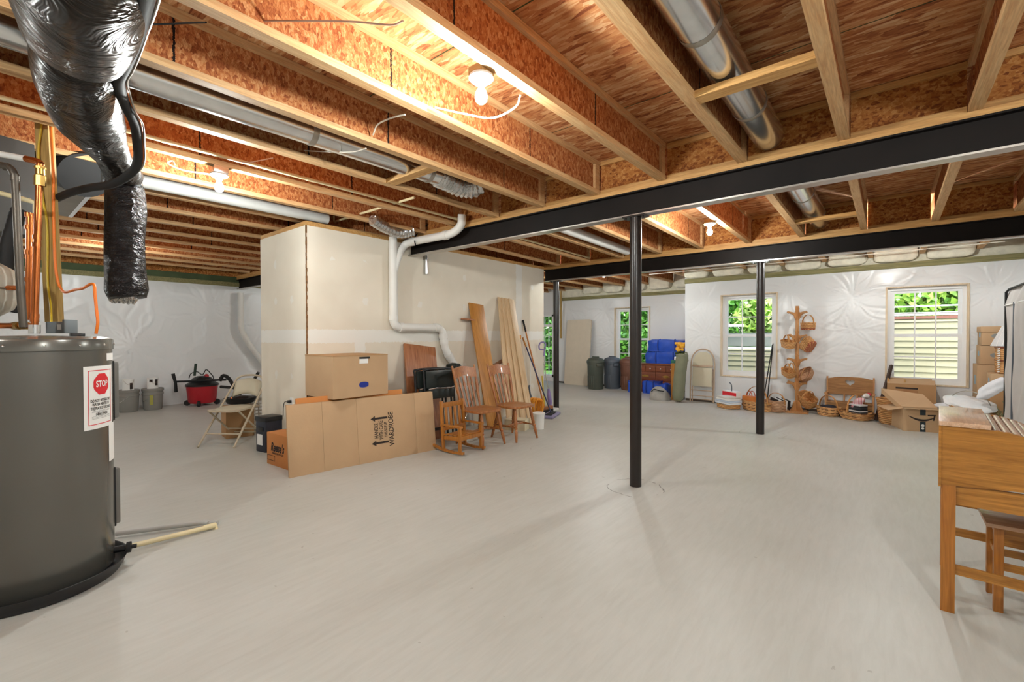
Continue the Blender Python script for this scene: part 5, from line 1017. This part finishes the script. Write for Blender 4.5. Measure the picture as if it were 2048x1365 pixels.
basket('tilted rectangular basket at the lower right of the stand', hang(1612, 808), .30, .20, .16, 1.05, 'weave', 'cross', .10, (.25, .5, -.69), group=gb)
# baskets on the floor
p = G(1453, 818); t = basket('low tray basket piled with linens and a red box under the left window', (p.x+.0, p.y+.12, 0), .40, .27, .075, 1.04, 'weave', 'none', rz=-.69)
tb = Vector((p.x, p.y+.12, 0)); o = thing('linen_stack', 'stack of white and blue folded linens on the tray basket', 'linens', tb+Vector((0, 0, .078)), -.69)
for i, (h_, c) in enumerate(((.035, '#dfe4ea'), (.03, '#c3cede'), (.035, '#eceae6'), (.035, '#dcd8d0'))): MB().box(-.21+.02*i, .2-.0*i if i < 2 else .17, -.13, .12, sum((.0, .036, .067, .103)[i:i+1]), (.0, .036, .067, .103)[i]+h_, b=.012).build('folded_cloth', mat('linen_%d' % i, c, .9), o)
o = thing('red_box', 'white box with a red band standing on the tray basket', 'box', tb+Vector((0, .12, .085)), -.69); MB().box(-.19, .19, -.02, .08, 0, .21, b=.003).build('carton_body', M['paper'], o); MB().box(-.19, .19, -.022, -.02, .09, .19).build('red_band', M['red'], o, False)
o = thing('dark_scissors', 'dark thin object sticking up from the tray basket', 'tool', tb+Vector((.03, .1, .30))); MB().tube(smooth_path([(0, 0, -.02), (0, 0, .06), (-.01, 0, .12), (-.04, 0, .15)], 4), .01, 8).build('shaft', M['slate'], o)
p = G(1507, 823); t = basket('big oval basket with dark woven bands behind the post', (p.x+.02, p.y+.14, 0), .46, .30, .17, 1.08, 'weave_dk', 'one', .24, rz=-.69); tb = Vector((p.x, p.y+.14, 0))
o = thing('leather_bag', 'orange leather bag with loop handles inside the big oval basket', 'bag', tb+Vector((-.08, -.03, .05)), -.69); MB().box(-.15, .15, -.05, .05, 0, .20, b=.03).build('bag_body', mat('tan_leather', '#c9742c', .5), o)
for dy in (-.03, .03): MB().tube([(.07*math.cos(u)+.02, dy, .19+.09*math.sin(u)) for u in np.linspace(0, PI, 12)], .007, 8).build('loop_handle', mat('red_leather', '#b0543a', .5), o)
p = G(1551, 826); t = basket('square basket of dark framed pictures left of the stand', (p.x-.01, p.y+.13, 0), .27, .24, .20, 1.16, 'weave_pink', 'one', .12, rz=-.55); tb = Vector((p.x, p.y+.13, 0))
for i in range(5): tag(MB().box(-.09+.008*i, .07+.012*i, -.004, .004, 0, .17, Tm(tb+Vector((-.03+.03*i, -.05+.03*i, .07)), (.2, .25, -.55)), .001).build('picture_frame', M['ink'] if i % 2 == 0 else M['paper']), f'small framed picture in the square basket, {ordn(i)} from the front', 'picture', 'pictures in the square basket')
p = G(1655, 834); t = basket('oval basket with a thin hoop handle and dark cloth right of the stand', (p.x+.0, p.y+.12, 0), .27, .21, .15, 1.2, 'weave_dk', 'one', .18, rz=-.69); tag(MB().blob(Vector((p.x, p.y+.12, .135)), .12, .11, .045, 22, 10, .1, 9).build('dark_cloth', mat('navy_cloth', '#23252f', .9)), 'dark navy cloth heaped in the hoop-handled basket', 'cloth')
p = G(1711, 841); lb = Vector((p.x, p.y+.10, 0)); t = basket('long boat-shaped basket holding a stack of books by the bench', lb, .36, .26, .12, 1.28, 'weave_dk', 'cross', .26, rz=-.69)
for i in range(6): tag(MB().box(-.10, .09, -.07, .07, 0, .02, Tm(lb+Vector((.03, .01, .10+.023*i)), (0, 0, -.69+.05*math.sin(i*3))), .002).build('book', mat('book_dark_%d' % i, ['#2c2f33', '#dfe0e2'][i % 2] if i % 3 else '#3c4146', .6)), f'thin book in the boat-shaped basket, {ordn(5-i)} from the top', 'book', 'books in the boat-shaped basket')
t = thing('rag_doll', 'striped stuffed doll with a white head lying on the books', 'doll', lb+Vector((.05, .07, .245))); st = NT('pink_stripes'); mp = st.coords((1,1,1)); wv = st.new('ShaderNodeTexWave', Scale=22.0); st.link(mp, 'Vector', wv, 'Vector'); r = st.ramp([(.45, rgb('#efe6e4')), (.55, rgb('#c9485a'))]); st.link(wv, 'Fac', r, 'Fac'); st.color(r.outputs['Color']); st.b.inputs['Roughness'].default_value = .9
MB().blob((-.02, -.02, .03), .10, .06, .05, 20, 10, .05, 2, Tm(rot=(0, -.5, -.69))).build('body', st.m, t)
for u in ((-.13, -.03, -.02), (-.10, -.1, -.05), (.05, -.06, -.06)): MB().tube([(0, -.02, .03), Vector(u)*.6+Vector((0,0,.0)), u], [.025, .022, .018], 10).build('limb', st.m, t)
MB().blob((.075, .05, .115), .045, .042, .04, 18, 10).build('head', mat('doll_head', '#d9d4cf', .9), t); MB().blob((.10, .07, .135), .035, .035, .03, 14, 8).build('red_cap', mat('doll_cap', '#c6384a', .9), t); MB().blob((.045, .015, .105), .022, .02, .018, 12, 8).build('muzzle', M['paper'], t)
# heart bench
BXa, BXb, BYb = -.80, -.19, 9.235; t = thing('heart_bench', "child's oak bench with a heart cut in its back", 'bench', (BXa, BYb, 0)); w = BXb-BXa
cx, cz, hs = w*.50, .53, .062; hp = [(cx+hs*1.0*(16*math.sin(u)**3)/16, cz+hs*.85*(13*math.cos(u)-5*math.cos(2*u)-2*math.cos(3*u)-math.cos(4*u))/16) for u in np.linspace(0, 2*PI, 40, endpoint=False)]
bm = bmesh.new(); top = [(w*.0+.012, .585)]+[(w*v, .60+.03*math.exp(-((v-.5)/.17)**2)-.012*math.cos(v*4*PI)) for v in np.linspace(.06, .94, 18)]+[(w-.012, .585), (w-.012, .33), (.012, .33)]
def ring(pts): vs = [bm.verts.new((x, 0, z)) for x, z in pts]; return [bm.edges.new((vs[i], vs[(i+1) % len(vs)])) for i in range(len(vs))]
ed = ring(top)+ring(hp); bmesh.ops.triangle_fill(bm, use_beauty=True, edges=ed)
ff_ = [f for f in bm.faces if not (lambda c: abs(c.x-cx) < hs*.5 and abs(c.z-cz) < hs*.45)(f.calc_center_median())]
vv = [v.co.copy() for v in bm.verts]; bm.verts.index_update(); fs = [[v.index for v in f.verts] for f in ff_]; bm.free()
bo = MB().add(vv, fs).build('backrest', M['rackX'], t, False); so = bo.modifiers.new('thickness', 'SOLIDIFY'); so.thickness = .02
for x in (0, w): MB().box(x-.012, x+.012, -.012, .02, .0, .62, b=.003).build('back_post', M['rack'], t); MB().box(x-.012, x+.012, -.26, -.235, 0, .35, b=.003).build('front_leg', M['rack'], t); MB().box(x-.018, x+.018, -.27, .0, .35, .368, b=.003).build('armrest', M['rack'], t)
MB().box(0, w, -.26, .0, .205, .225, b=.003).build('seat', M['rackX'], t); MB().box(0, w, -.25, -.235, .12, .205).build('apron', M['rackX'], t, False); MB().box(w*.36, w*.36+.02, -.012, .006, .22, .335).box(w*.64, w*.64+.02, -.012, .006, .22, .335).build('back_spindle', M['rack'], t, False)
# rods and sticks
for i, (x0, y0, x1, y1) in enumerate(((1524, 800, 1545, 690), (1533, 795, 1546, 688))):
    q = YP(x1, y1, 9.24); pp = G(x0, 812); pp.y = 9.0 ; pp.x = YP(x0, 790, 9.0).x; tag(MB().tube([(pp.x, pp.y, .01), q], .009, 8).build('black_rod', M['rubber']), ['thin black rod leaning by the left window, left of a pair', 'thin black rod leaning by the left window, right of a pair'][i], 'rod')
pp = G(1752, 844); q = YP(1783, 731, 9.22); t = thing('long_case', 'long dark wooden stick with brass dots leaning near the right window', 'stick', pp); MB().bar((0,0,.02), q-pp, .045, .035, RH, .004).build('shaft', mat('dark_walnut', '#3c2b24', .5), t); t2 = MB(); 
for u in np.linspace(.08, .5, 7): c = (q-pp)*u; t2.blob(c-FH*.02, .01, .01, .01, 8, 5)
t2.build('brass_dot', M['brass'], t)
pp = G(1762, 846)+Vector((0, .04, 0)); q = YP(1779, 745, 9.2); tag(MB().bar(pp+Vector((0,0,.02)), q, .03, .03, RH, .004).build('black_case', M['black']), 'slim black case leaning beside the dark wooden stick', 'case')
# ---------------------------------------------------------------- boxes by the right window
def open_box(label, P, rz, sx, sy, h, mt='card', name='open_carton'):
    t = thing(name, label, 'box', P, rz); th = .004; m = MB()
    m.box(0, sx, 0, th, 0, h).box(0, sx, sy-th, sy, 0, h).box(0, th, th, sy-th, 0, h).box(sx-th, sx, th, sy-th, 0, h).box(th, sx-th, th, sy-th, 0, .006); m.build('carton_body', M[mt], t, False); return t
a, b = G(1806, 862), G(1886, 867); th = yaw_of(a, b); w = (b-a).length; 
t = open_box('tan shipping box with a black smile arrow and open flaps by the desk', a, th, w, .44, .31)
def flap(name, e0, e1, d, ln, par):
    e0, e1, d = Vector(e0), Vector(e1), Vector(d).normalized()*ln; n = (e1-e0).cross(d).normalized()*.004; vs = [e0, e1, e1+d*1.0, e0+d]; MB().add(vs+[v+n for v in vs], [(0,1,2,3), (7,6,5,4), (0,4,5,1), (1,5,6,2), (2,6,7,3), (3,7,4,0)], True).build(name, M['card'], par, False)
flap('front_flap', (0, 0, .31), (w, 0, .31), (0, -.9, .08), .11, t); flap('left_flap', (0, 0, .31), (0, .44, .31), (-1, 0, -.25), .17, t)
flap('back_flap', (0, .44, .31), (w, .44, .31), (0, .25, 1), .10, t)
lid = MB(); v0 = [(-.03, .18, .32), (w*.80, .05, .33), (w*.86, .40, .50), (.10, .46, .52)]; v0 = [(.0, .06, .325), (w*.88, .02, .33), (w*.80, .36, .47), (.0-.12, .42, .53)]
lid.add([Vector(v) for v in v0]+[Vector(v)-Vector((0, 0, .07)) for v in v0], [(0,1,2,3), (0,4,5,1), (1,5,6,2), (2,6,7,3), (3,7,4,0)], True)
k = MB(); N = 20; vs = []; fs = []
for i in range(N+1):
    u = i/N; x = w*(.13+.66*u); z = .21-.055*math.sin(u*PI*.92); tk = .011*(.35+math.sin(u*PI)); vs += [(x, -.0012, z-tk), (x, -.0012, z+tk)]
for i in range(N): fs.append((2*i, 2*i+1, 2*i+3, 2*i+2))
k.add(vs, fs, True); ax, az = w*.82, .215
k.add([(x, -.0012, z) for x, z in ((ax-.085, az+.018), (ax, az+.022), (ax, az+.006), (ax-.085, az+.002), (ax, az+.022), (ax-.016, az-.06), (ax-.032, az-.055), (ax-.018, az+.015))], [(0,1,2,3), (4,5,6,7)], True); k.build('smile_arrow', M['ink'], t, False)
MB().box(w*.43, w*.57, -.0012, -.0004, .0, .135).box(w*.43, w*.57, -.0013, -.0004, .225, .31).build('black_tape', mat('printed_tape', '#1d2a31', .35), t, False); MB().blob((w*.5, -.001, .085), .02, .001, .018, 12, 6).blob((w*.5, -.001, .045), .016, .001, .016, 12, 6).build('tape_mark', M['paper'], t, False)
fo = thing('flat_box', 'smaller tan box lying tilted on top of the smile-arrow box', 'box', a, th); lid.build('carton_body', M['card'], fo, False); c_ = Vector(v0[0]); MB().box(0, .001, 0, .001, 0, .001, Tm((.05, .3, .45))).build('address_label', M['paper'], fo, False)
p = G(1778, 848); t = thing('wicker_basket', 'round wicker basket tucked behind the smile-arrow box', 'basket', (.05, 8.73, 0)); MB().lathe([(0, 0), (.15, 0), (.17, .02), (.2, .34), (.21, .35), (.21, .37), (.19, .37), (.185, .34), (.15, .02), (0, .02)], 36).build('basket_body', M['weave'], t)
q = YP(1774, 766, 8.9); t = open_box('open brown box with dark print under the right window', (q.x, 8.945, 0), .0, .55, .31, .575, 'card_dark'); MB().box(.10, .35, -.001, 0, .50, .525).build('print_band', M['ink'], t, False); MB().box(.10, .35, -.0008, 0, .36, .49).build('print_block', mat('faint_print', '#a67a52', .85), t, False)
flap('back_flap', (0, .31, .575), (.52, .31, .575), (0, .5, 1), .07, t); flap('front_flap', (0, 0, .575), (.54, 0, .575), (0, .8, .35), .14, t)
for i in range(3): MB().box(.1+.1*i, .115+.1*i, .04, .09, .45, .64, Tm(rot=(0, .15*(i-1), 0))).build('lumber_strip', M['pineX'], t, False)
# tower of cartons by the right wall
SX, SY = .945, 8.78
def cart(label, x, y, z, sx, sy, h, mt='card', rz=0.0, lid=False):
    t = thing('carton', label, 'box', (x, y, z), rz, 'cartons stacked by the right wall'); MB().box(0, sx, 0, sy, 0, h, b=.003).build('carton_body', M[mt], t)
    if lid: MB().box(-.008, sx+.008, -.008, sy+.008, h-.075, h+.004, b=.003).build('box_lid', M[mt], t)
    MB().box(-.0012, 0, sy*.3, sy*.6, h*.45, h*.7).build('side_print', mat('blue_print', '#8fb0c4', .8), t, False); MB().blob((sx*.45, -.0005, h*.5), .045, .001, .03, 16, 8).build('oval_print', mat('gray_print', '#8b8f8c', .8), t, False); return t
cart('lidded storage carton at the top of the right-hand tower', SX+.01, SY, 1.165, .30, .38, .25, lid=True); cart('tall plain carton second from the top of the right-hand tower', SX, SY, .905, .30, .38, .255); cart('carton with handwritten side marks in the middle of the right-hand tower', SX-.03, SY, .40, .36, .42, .50); cart('carton on the floor under the right-hand tower', SX-.04, SY, .004, .38, .42, .39, 'card_dark')
cart('low plain carton on the floor, in front of the right-hand tower', SX+.04, SY-.47, .004, .36, .40, .59, 'card_dark')
cart('small pale carton in front of the right-hand tower', SX+.05, SY-.42, .60, .34, .34, .21)
tag(MB().box(SX+.24, SX+.39, SY-.44, SY-.425, .55, .78, b=.003).build('blue_picture', mat('blue_white_print', '#6f94ad', .5, 0, .3, 6)), 'white-framed blue picture against the small pale carton', 'picture')
t = thing('wicker_hamper', 'square wicker hamper with white lacing on the small pale carton', 'hamper', (SX+.12, SY-.40, .815)); MB().box(0, .30, 0, .3, 0, .33, b=.008).build('hamper_body', M['weave'], t); MB().box(-.006, .306, -.006, .306, .155, .17).box(-.006, .306, -.006, .306, .32, .338).build('rim_band', M['dresser'], t, False); m = MB()
for i in range(11): m.tube([(-.012, -.006, .02+.029*i), (.01, -.012, .03+.029*i)], .008, 6)
m.build('lacing', M['white'], t)
t = thing('lamp_shade', 'white pleated lampshade on the wicker hamper', 'lampshade', (SX+.27, SY-.22, 1.158)); MB().lathe([(.20, 0), (.205, .005), (.10, .26), (.095, .26), (.195, .005)], 40).build('shade', M['tan_shade'], t); m = MB()
for i in range(20): u = 2*PI*i/20; m.bar((.206*math.cos(u), .206*math.sin(u), .004), (.101*math.cos(u), .101*math.sin(u), .26), .006, .003, (math.cos(u), math.sin(u), .3))
m.build('pleat', M['paper'], t)
# bags and wrapped baskets in front of the tower
def film(label, c, rx, ry, rz_, seed, mt='clear', name='plastic_bag', m=None): return tag(MB().blob(c, rx, ry, rz_, 44, 26, .09, seed, m, flatb=.75).build(name, M[mt], ang=1.5), label, 'bag')
c = V(1937, 808, (.84, 8.3, 0)); t = thing('wrapped_basket', 'shallow basket in clear shrink wrap tilted in front of the tower', 'basket', (c.x, c.y, .30)); t.rotation_euler = (.25, .22, -.4)
MB().lathe([(0, 0), (.15, 0), (.24, .11), (.25, .12), (.23, .12), (.14, .015), (0, .01)], 36, sy=.8).build('basket_body', M['weave'], t); MB().blob((0, 0, .13), .255, .2, .065, 48, 24, .05, 21).build('shrink_wrap', M['clear'], t); MB().tube([(.2*math.cos(u), 0, .1+.2*math.sin(u)) for u in np.linspace(0, PI, 14)], .006, 8).build('handle', M['gray_metal'], t)
tag(MB().box(.62, .98, 8.12, 8.52, .0, .285, b=.004).build('display_board', M['card']), 'low carton carrying the shrink-wrapped basket', 'box')
film('white knotted plastic bag propped beside the small pale carton', V(1990, 777, (SX+.2, SY-.62, .7)), .19, .06, .085, 31, 'paperbag', m=Matrix.Rotation(-.3, 4, 'Z') @ Matrix.Rotation(-.75, 4, 'Y')); film('crumpled white paper bag on the floor carton beside the desk', (.62, 8.62, .30), .18, .13, .07, 33, 'paperbag')
t = thing('potted_greens', 'tangle of dried green vines in a low pot beside the garment rack', 'plant', (SX+.22, SY-.75, .0)); MB().lathe([(0, 0), (.10, 0), (.13, .16), (.12, .16), (0, .14)], 24).build('pot', mat('terracotta', '#b87a58', .8), t); m = MB()
for i in range(70):
    u = random.uniform(0, 6.28); r = random.uniform(.05, .17); m.tube(smooth_path([(r*.4*math.cos(u), r*.4*math.sin(u), .14), (r*math.cos(u+.6), r*math.sin(u+.6), random.uniform(.2, .36)), (r*1.1*math.cos(u+1.4), r*1.1*math.sin(u+1.4), random.uniform(.2, .5))], 4), .004, 5)
m.build('vines', mat('dried_vine', '#84845c', .8, 0, .3, 30), t)
# zippered garment rack
gx0, gy0 = 1.205, 8.02
t = thing('garment_rack', 'tall gray zippered fabric wardrobe at the right wall', 'wardrobe', (.885, 4.95, 0)); m = MB(); n = 50; vs = []; fs = []; H_ = 1.76; Yl = 1.65
for i in range(n+1):
    y = Yl*i/n
    for j in range(25):
        z = H_*j/24; x = .006*math.sin(y*22+z*3)+.010*math.sin(z*5+y*9)+.012*math.sin(y*7-z*6)*(1-abs(2*j/24-1)); zz = z
        if j > 22: x += .02*(j-22)
        vs.append((x, y, zz))
for i in range(n):
    for j in range(24): fs.append((i*25+j, i*25+j+1, (i+1)*25+j+1, (i+1)*25+j))
fabric = mat('gray_wardrobe_fabric', '#b4afab', .8, 0, .06, 5, .4, 9); m.add(vs, fs).build('front_panel', fabric, t, ang=2)
MB().box(.03, .50, 0, .01, 0, H_).box(.03, .50, Yl-.01, Yl, 0, H_).box(.49, .5, 0, Yl, 0, H_).box(.03, .5, 0, Yl, H_-.01, H_).build('side_panel', fabric, t, False)
MB().tube([(0, Yl, 0), (0, Yl, H_-.03), (.02, Yl-.03, H_)], .011, 10).tube([(.02, Yl, H_), (.02, 0, H_)], .01, 10).build('piping', M['rubber'], t); MB().tube([(-.008, 1.25+.03*math.sin(z*3), z) for z in np.linspace(.02, H_-.15, 20)], .007, 6).build('zipper', M['slate'], t); MB().tube([(-.004, y, H_-.16) for y in np.linspace(0, Yl, 12)], .008, 6).build('seam_tape', M['white'], t)
# ---------------------------------------------------------------- roll-top desk and stool
dp = Vector((.192, 2.957, 0)); drz = -.06; t = thing('rolltop_desk', "child's oak roll-top desk cut by the right edge", 'desk', dp, drz)             # local x runs to the front of the desk, y away from us
DW, DL = .61, .50; zt, zp = .905, .602; RX, RZ = .33, .32
arc = [(.16+RX*math.sin(u), zt-.024-RZ+RZ*math.cos(u)) for u in np.linspace(1.5, .0, 16)]
q0 = [(0, zp), (DL, zp+.04)]+arc+[(.16, zt-.022), (0, zt-.022)]
for y in (0, DW-.018): MB().prism(q0, y, y+.018).build('side_panel', M['oakX'], t, False)
MB().box(-.010, .0, -.003, DW+.003, zp-.01, zt-.02).build('back_panel', M['oakX'], t, False); MB().box(-.010, .162, -.008, DW+.008, zt-.022, zt, b=.003).build('top', wood('pinkish_oak_top', '#c79a78', '#e2bd9f', 'Y', .8, .3, (.3,.7), .3), t)
for i in range(16):
    u = .07+1.4*i/15; c = Vector((.16+(RX-.006)*math.sin(u), 0, zt-.036-RZ+RZ*math.cos(u))); MB().cyl(c+Vector((0, .018, 0)), c+Vector((0, DW-.018, 0)), .0155, n=10).build('tambour_slat', M['dstslat'], t)
for x in (.0, DL-.06):
    for y in (.002, DW-.032): MB().box(x, x+.05, y, y+.03, 0, zp+.01, b=.002).build('leg', M['oakdesk'], t)
for y in (.010, DW-.024):
    MB().box(.05, DL-.06, y, y+.014, zp-.085, zp+.01).build('apron', M['oakX'], t, False); MB().box(.05, DL-.06, y, y+.014, .185, .23).build('lower_rail', M['oakX'], t, False)
MB().box(.014, .03, .032, DW-.032, zp-.085, zp).build('apron', M['oakX'], t, False); MB().box(.01, .028, .032, DW-.032, .36, .40).build('back_rail', M['oakX'], t, False); MB().box(.0, DL-.02, .018, DW-.018, zp+.02, zp+.032).build('writing_surface', M['oakX'], t, False)
MB().box(.05, DL-.06, DW-.024, DW-.01, .355, .40).build('far_rail', M['oakX'], t, False)
sp_ = G(1990, 1224); t = thing('desk_stool', 'small oak stool tucked under the roll-top desk', 'stool', (sp_.x-.006, sp_.y+.0, 0), .0)
MB().box(-.03, .33, -.03, .26, .405, .424, b=.003).build('seat', wood('pinkish_oak_seat', '#b88a68', '#d3ab8b', 'X', .8, .35, (.3,.7), .2), t)
for x in (0, .26):
    for y in (0, .205): MB().box(x, x+.034, y, y+.03, 0, .406, b=.002).build('leg', M['oakdesk'], t)
for y in (.008, .213): MB().box(.034, .26, y, y+.014, .355, .40).build('apron', M['oakX'], t, False); MB().box(.034, .26, y, y+.012, .20, .235).build('stretcher', M['oakX'], t, False)
for x in (.01, .268): MB().box(x, x+.014, .03, .205, .355, .40).build('apron', M['oakX'], t, False)
MB().box(.01, .022, .03, .205, .25, .275).build('stretcher', M['oakX'], t, False)
# ---------------------------------------------------------------- outside the windows
def leaf_mat(name, a, b_):
    t = NT(name); oi = t.new('ShaderNodeNewGeometry'); r = t.ramp([(0, rgb(a)), (1, rgb(b_))]); t.link(oi, 'Random Per Island', r, 'Fac'); t.color(r.outputs['Color']); t.b.inputs['Roughness'].default_value = .5
    t.b.inputs['Subsurface Weight'].default_value = 0; return t.m
def foliage(name, label, c, rx, ry, rz, n, size, mt, group, trunk=True, seed=0, wood_m=None, cat='shrub'):
    rg = np.random.default_rng(seed); m = MB(); ths = rg.normal(size=(n, 3)); ths /= np.linalg.norm(ths, axis=1)[:, None]; rr = rg.uniform(.35, 1, n)**.5; lump = 1+.22*np.sin(ths[:, 0]*5+seed)*np.sin(ths[:, 2]*4+seed*2)
    P = ths*(rr*lump)[:, None]*np.array((rx, ry, rz)); vs = []; fs = []
    U = rg.normal(size=(n, 3)); U /= np.linalg.norm(U, axis=1)[:, None]; W = np.cross(U, rg.normal(size=(n, 3))); W /= np.linalg.norm(W, axis=1)[:, None]; s = size*rg.uniform(.6, 1.4, n)
    A = P-U*s[:, None]; B = P+W*(s*.45)[:, None]; C = P+U*s[:, None]; D_ = P-W*(s*.45)[:, None]; allv = np.stack([A, B, C, D_], 1).reshape(-1, 3)
    m.v = [tuple(v) for v in allv]; m.f = [(4*i, 4*i+1, 4*i+2, 4*i+3) for i in range(n)]
    t = thing(name, label, cat, c, 0, group); m.build('leaves', mt, t, False)
    if trunk: MB().tube([(0, 0, -c[2]+.2), (.05, 0, -rz*.3), (0, .05, rz*.5)], [.07, .05, .02], 8).build('trunk', wood_m, t)
    return t
bark = mat('bark', '#6b5a4c', .9, 0, .2, 12, .6, 30); L1 = leaf_mat('sunny_leaves', '#4f8a1e', '#b4d85a'); L2 = leaf_mat('deep_leaves', '#2c5c1c', '#6fae3c'); L3 = leaf_mat('lime_leaves', '#7db030', '#d9ee8a')
gs = 'shrubs outside the windows'
foliage('shrub', 'lime-green shrub close outside the left window', (-2.15, 12.3, 1.75), .75, .6, .62, 2600, .10, L3, gs, True, 1, bark)
foliage('shrub', 'dark green hedge far outside the left window', (-3.4, 15.5, 2.4), 2.4, 1.0, 2.3, 9000, .13, L2, gs, True, 2, bark)
foliage('shrub', 'bright shrub outside the right window on the left', (-.1, 13.6, 2.3), 1.3, .8, 1.1, 5200, .10, L1, gs, True, 3, bark)
foliage('shrub', 'grassy green bank outside the right window', (1.9, 14.2, 2.5), 1.7, .9, 1.5, 7000, .14, L1, gs, True, 4, bark)
foliage('shrub', 'leafy hedge filling the window behind the trash cans', (-7.4, 14.2, 1.6), 2.0, 1.0, 2.2, 11000, .10, L2, gs, True, 5, bark)
foliage('shrub', 'green shrub outside the glazed door', (-10.9, 14.6, 1.3), 1.6, .9, 2.4, 8000, .11, L2, gs, True, 6, bark)
foliage('shrub', 'backdrop tree canopy beyond the right window', (1.0, 18, 4.0), 4.0, 1.2, 3.6, 9000, .2, L2, gs, True, 7, bark)
foliage('shrub', 'backdrop tree canopy beyond the trash-can window', (-8.5, 18.5, 3.6), 4.5, 1.2, 4.0, 11000, .2, L1, gs, True, 8, bark)
tag(MB().tube([(.55, 15, 0), (.5, 15, 2.5), (.6, 15, 5)], [.22, .2, .18], 14).build('tree_trunk', bark), 'gray tree trunk beyond the right window', 'tree')
sid = mat('beige_siding', '#9c9876', .6, 0, .03)
def siding(name, label, x0, x1, y, z0, z1, rail, rz=0.0):
    t = thing(name, label, 'fence', (x0, y, z0), rz); m = MB(); k = 0; z = 0
    while z < z1-z0-.01:
        h = min(.115, z1-z0-z); m.prism([(0, z), (-.034, z), (-.004, z+h), (0, z+h)], 0, x1-x0, None, 'yz'); z += h
    o = m.build('clapboard', sid, t, False); MB().box(0, x1-x0, .0, .03, 0, z1-z0).build('backing', sid, t, False)
    if rail: MB().box(-.02, x1-x0+.02, -.03, .06, z1-z0, z1-z0+.05).build('brown_cap', mat('brown_rail', '#8a5a48', .6), t, False); MB().box(-.02, x1-x0+.02, -.03, .06, z1-z0+.06, z1-z0+.12).build('white_cap', M['vinyl'], t, False); MB().box(-.02, x1-x0+.02, -.02, .02, z1-z0+.22, z1-z0+.245).build('white_rail', M['vinyl'], t, False)
    return t
siding('siding_wall', 'beige clapboard wall just outside the right window', -.55, 1.9, 11.2, .05, 1.60, True); siding('siding_wall', 'beige clapboard wall just outside the left window', -3.9, -.9, 11.2, .05, 1.0, False)
t = thing('deck_edge', 'dark deck edge with white trim above the left clapboard wall', 'deck', (-3.9, 11.3, 1.0)); MB().box(0, 3.0, 0, .2, .0, .035).build('white_trim', M['vinyl'], t, False); MB().box(0, 3.0, .25, .3, .05, .36).build('dark_band', mat('gray_green_board', '#6d7468', .7), t, False); MB().box(.1, 1.35, .0, .04, .5, .56).build('white_rail', M['vinyl'], t, False)
struct(MB().box(-24, 14, YD+.4, 40, -.4, -.02).build('ground', mat('lawn', '#5f8a35', .9, 0, .3, 5), smooth=False))
tag(MB().box(-.02, .02, -.02, .02, 0, 1.30).build('corner_stud', M['stud']), 'bare lumber stud at the corner left of the folding table', 'lumber').location = YP(1122, 677, 10.5)
# ---------------------------------------------------------------- daylight and render settings
w = bpy.data.worlds.new('sky'); SC.world = w; w.use_nodes = True; nt = w.node_tree; bg = nt.nodes['Background']
sky = nt.nodes.new('ShaderNodeTexSky'); sky.sky_type = 'NISHITA'; sky.sun_disc = False; sky.sun_elevation = math.radians(52); sky.sun_rotation = math.radians(150); sky.air_density = 1.0; sky.dust_density = 2.0
nt.links.new(sky.outputs[0], bg.inputs['Color']); bg.inputs['Strength'].default_value = SKY
sl = bpy.data.lights.new('sun', 'SUN'); sl.energy = SUN; sl.angle = .01; sl.color = (1, .95, .85); so = bpy.data.objects.new('sun', sl); COL.objects.link(so)
so.rotation_euler = (math.radians(42), 0, math.radians(-78))
for n, (x0, x1, z0, z1), Y in (('window_daylight', W1, YF), ('window_daylight', W2, YF), ('window_daylight', W0, YR), ('door_daylight', D1, YD)):   # portals that guide sky sampling
    a = bpy.data.lights.new(n, 'AREA'); a.shape = 'RECTANGLE'; a.size = x1-x0; a.size_y = z1-z0; a.cycles.is_portal = True
    o = bpy.data.objects.new(n, a); COL.objects.link(o); o.location = ((x0+x1)/2, Y+.16, (z0+z1)/2); o.rotation_euler = (-PI/2, 0, 0)
vs = SC.view_settings; vs.view_transform = 'Standard'; vs.look = 'None'; vs.gamma = 1.0; vs.exposure = EXPOSURE; vs.use_curve_mapping = False
cy = SC.cycles; cy.max_bounces = 7; cy.diffuse_bounces = 4; cy.glossy_bounces = 3; cy.transmission_bounces = 4; cy.transparent_max_bounces = 8
cy.use_denoising = True; cy.sample_clamp_indirect = 4.0; cy.caustics_reflective = False; cy.caustics_refractive = False; cy.use_adaptive_sampling = True; cy.adaptive_threshold = .02
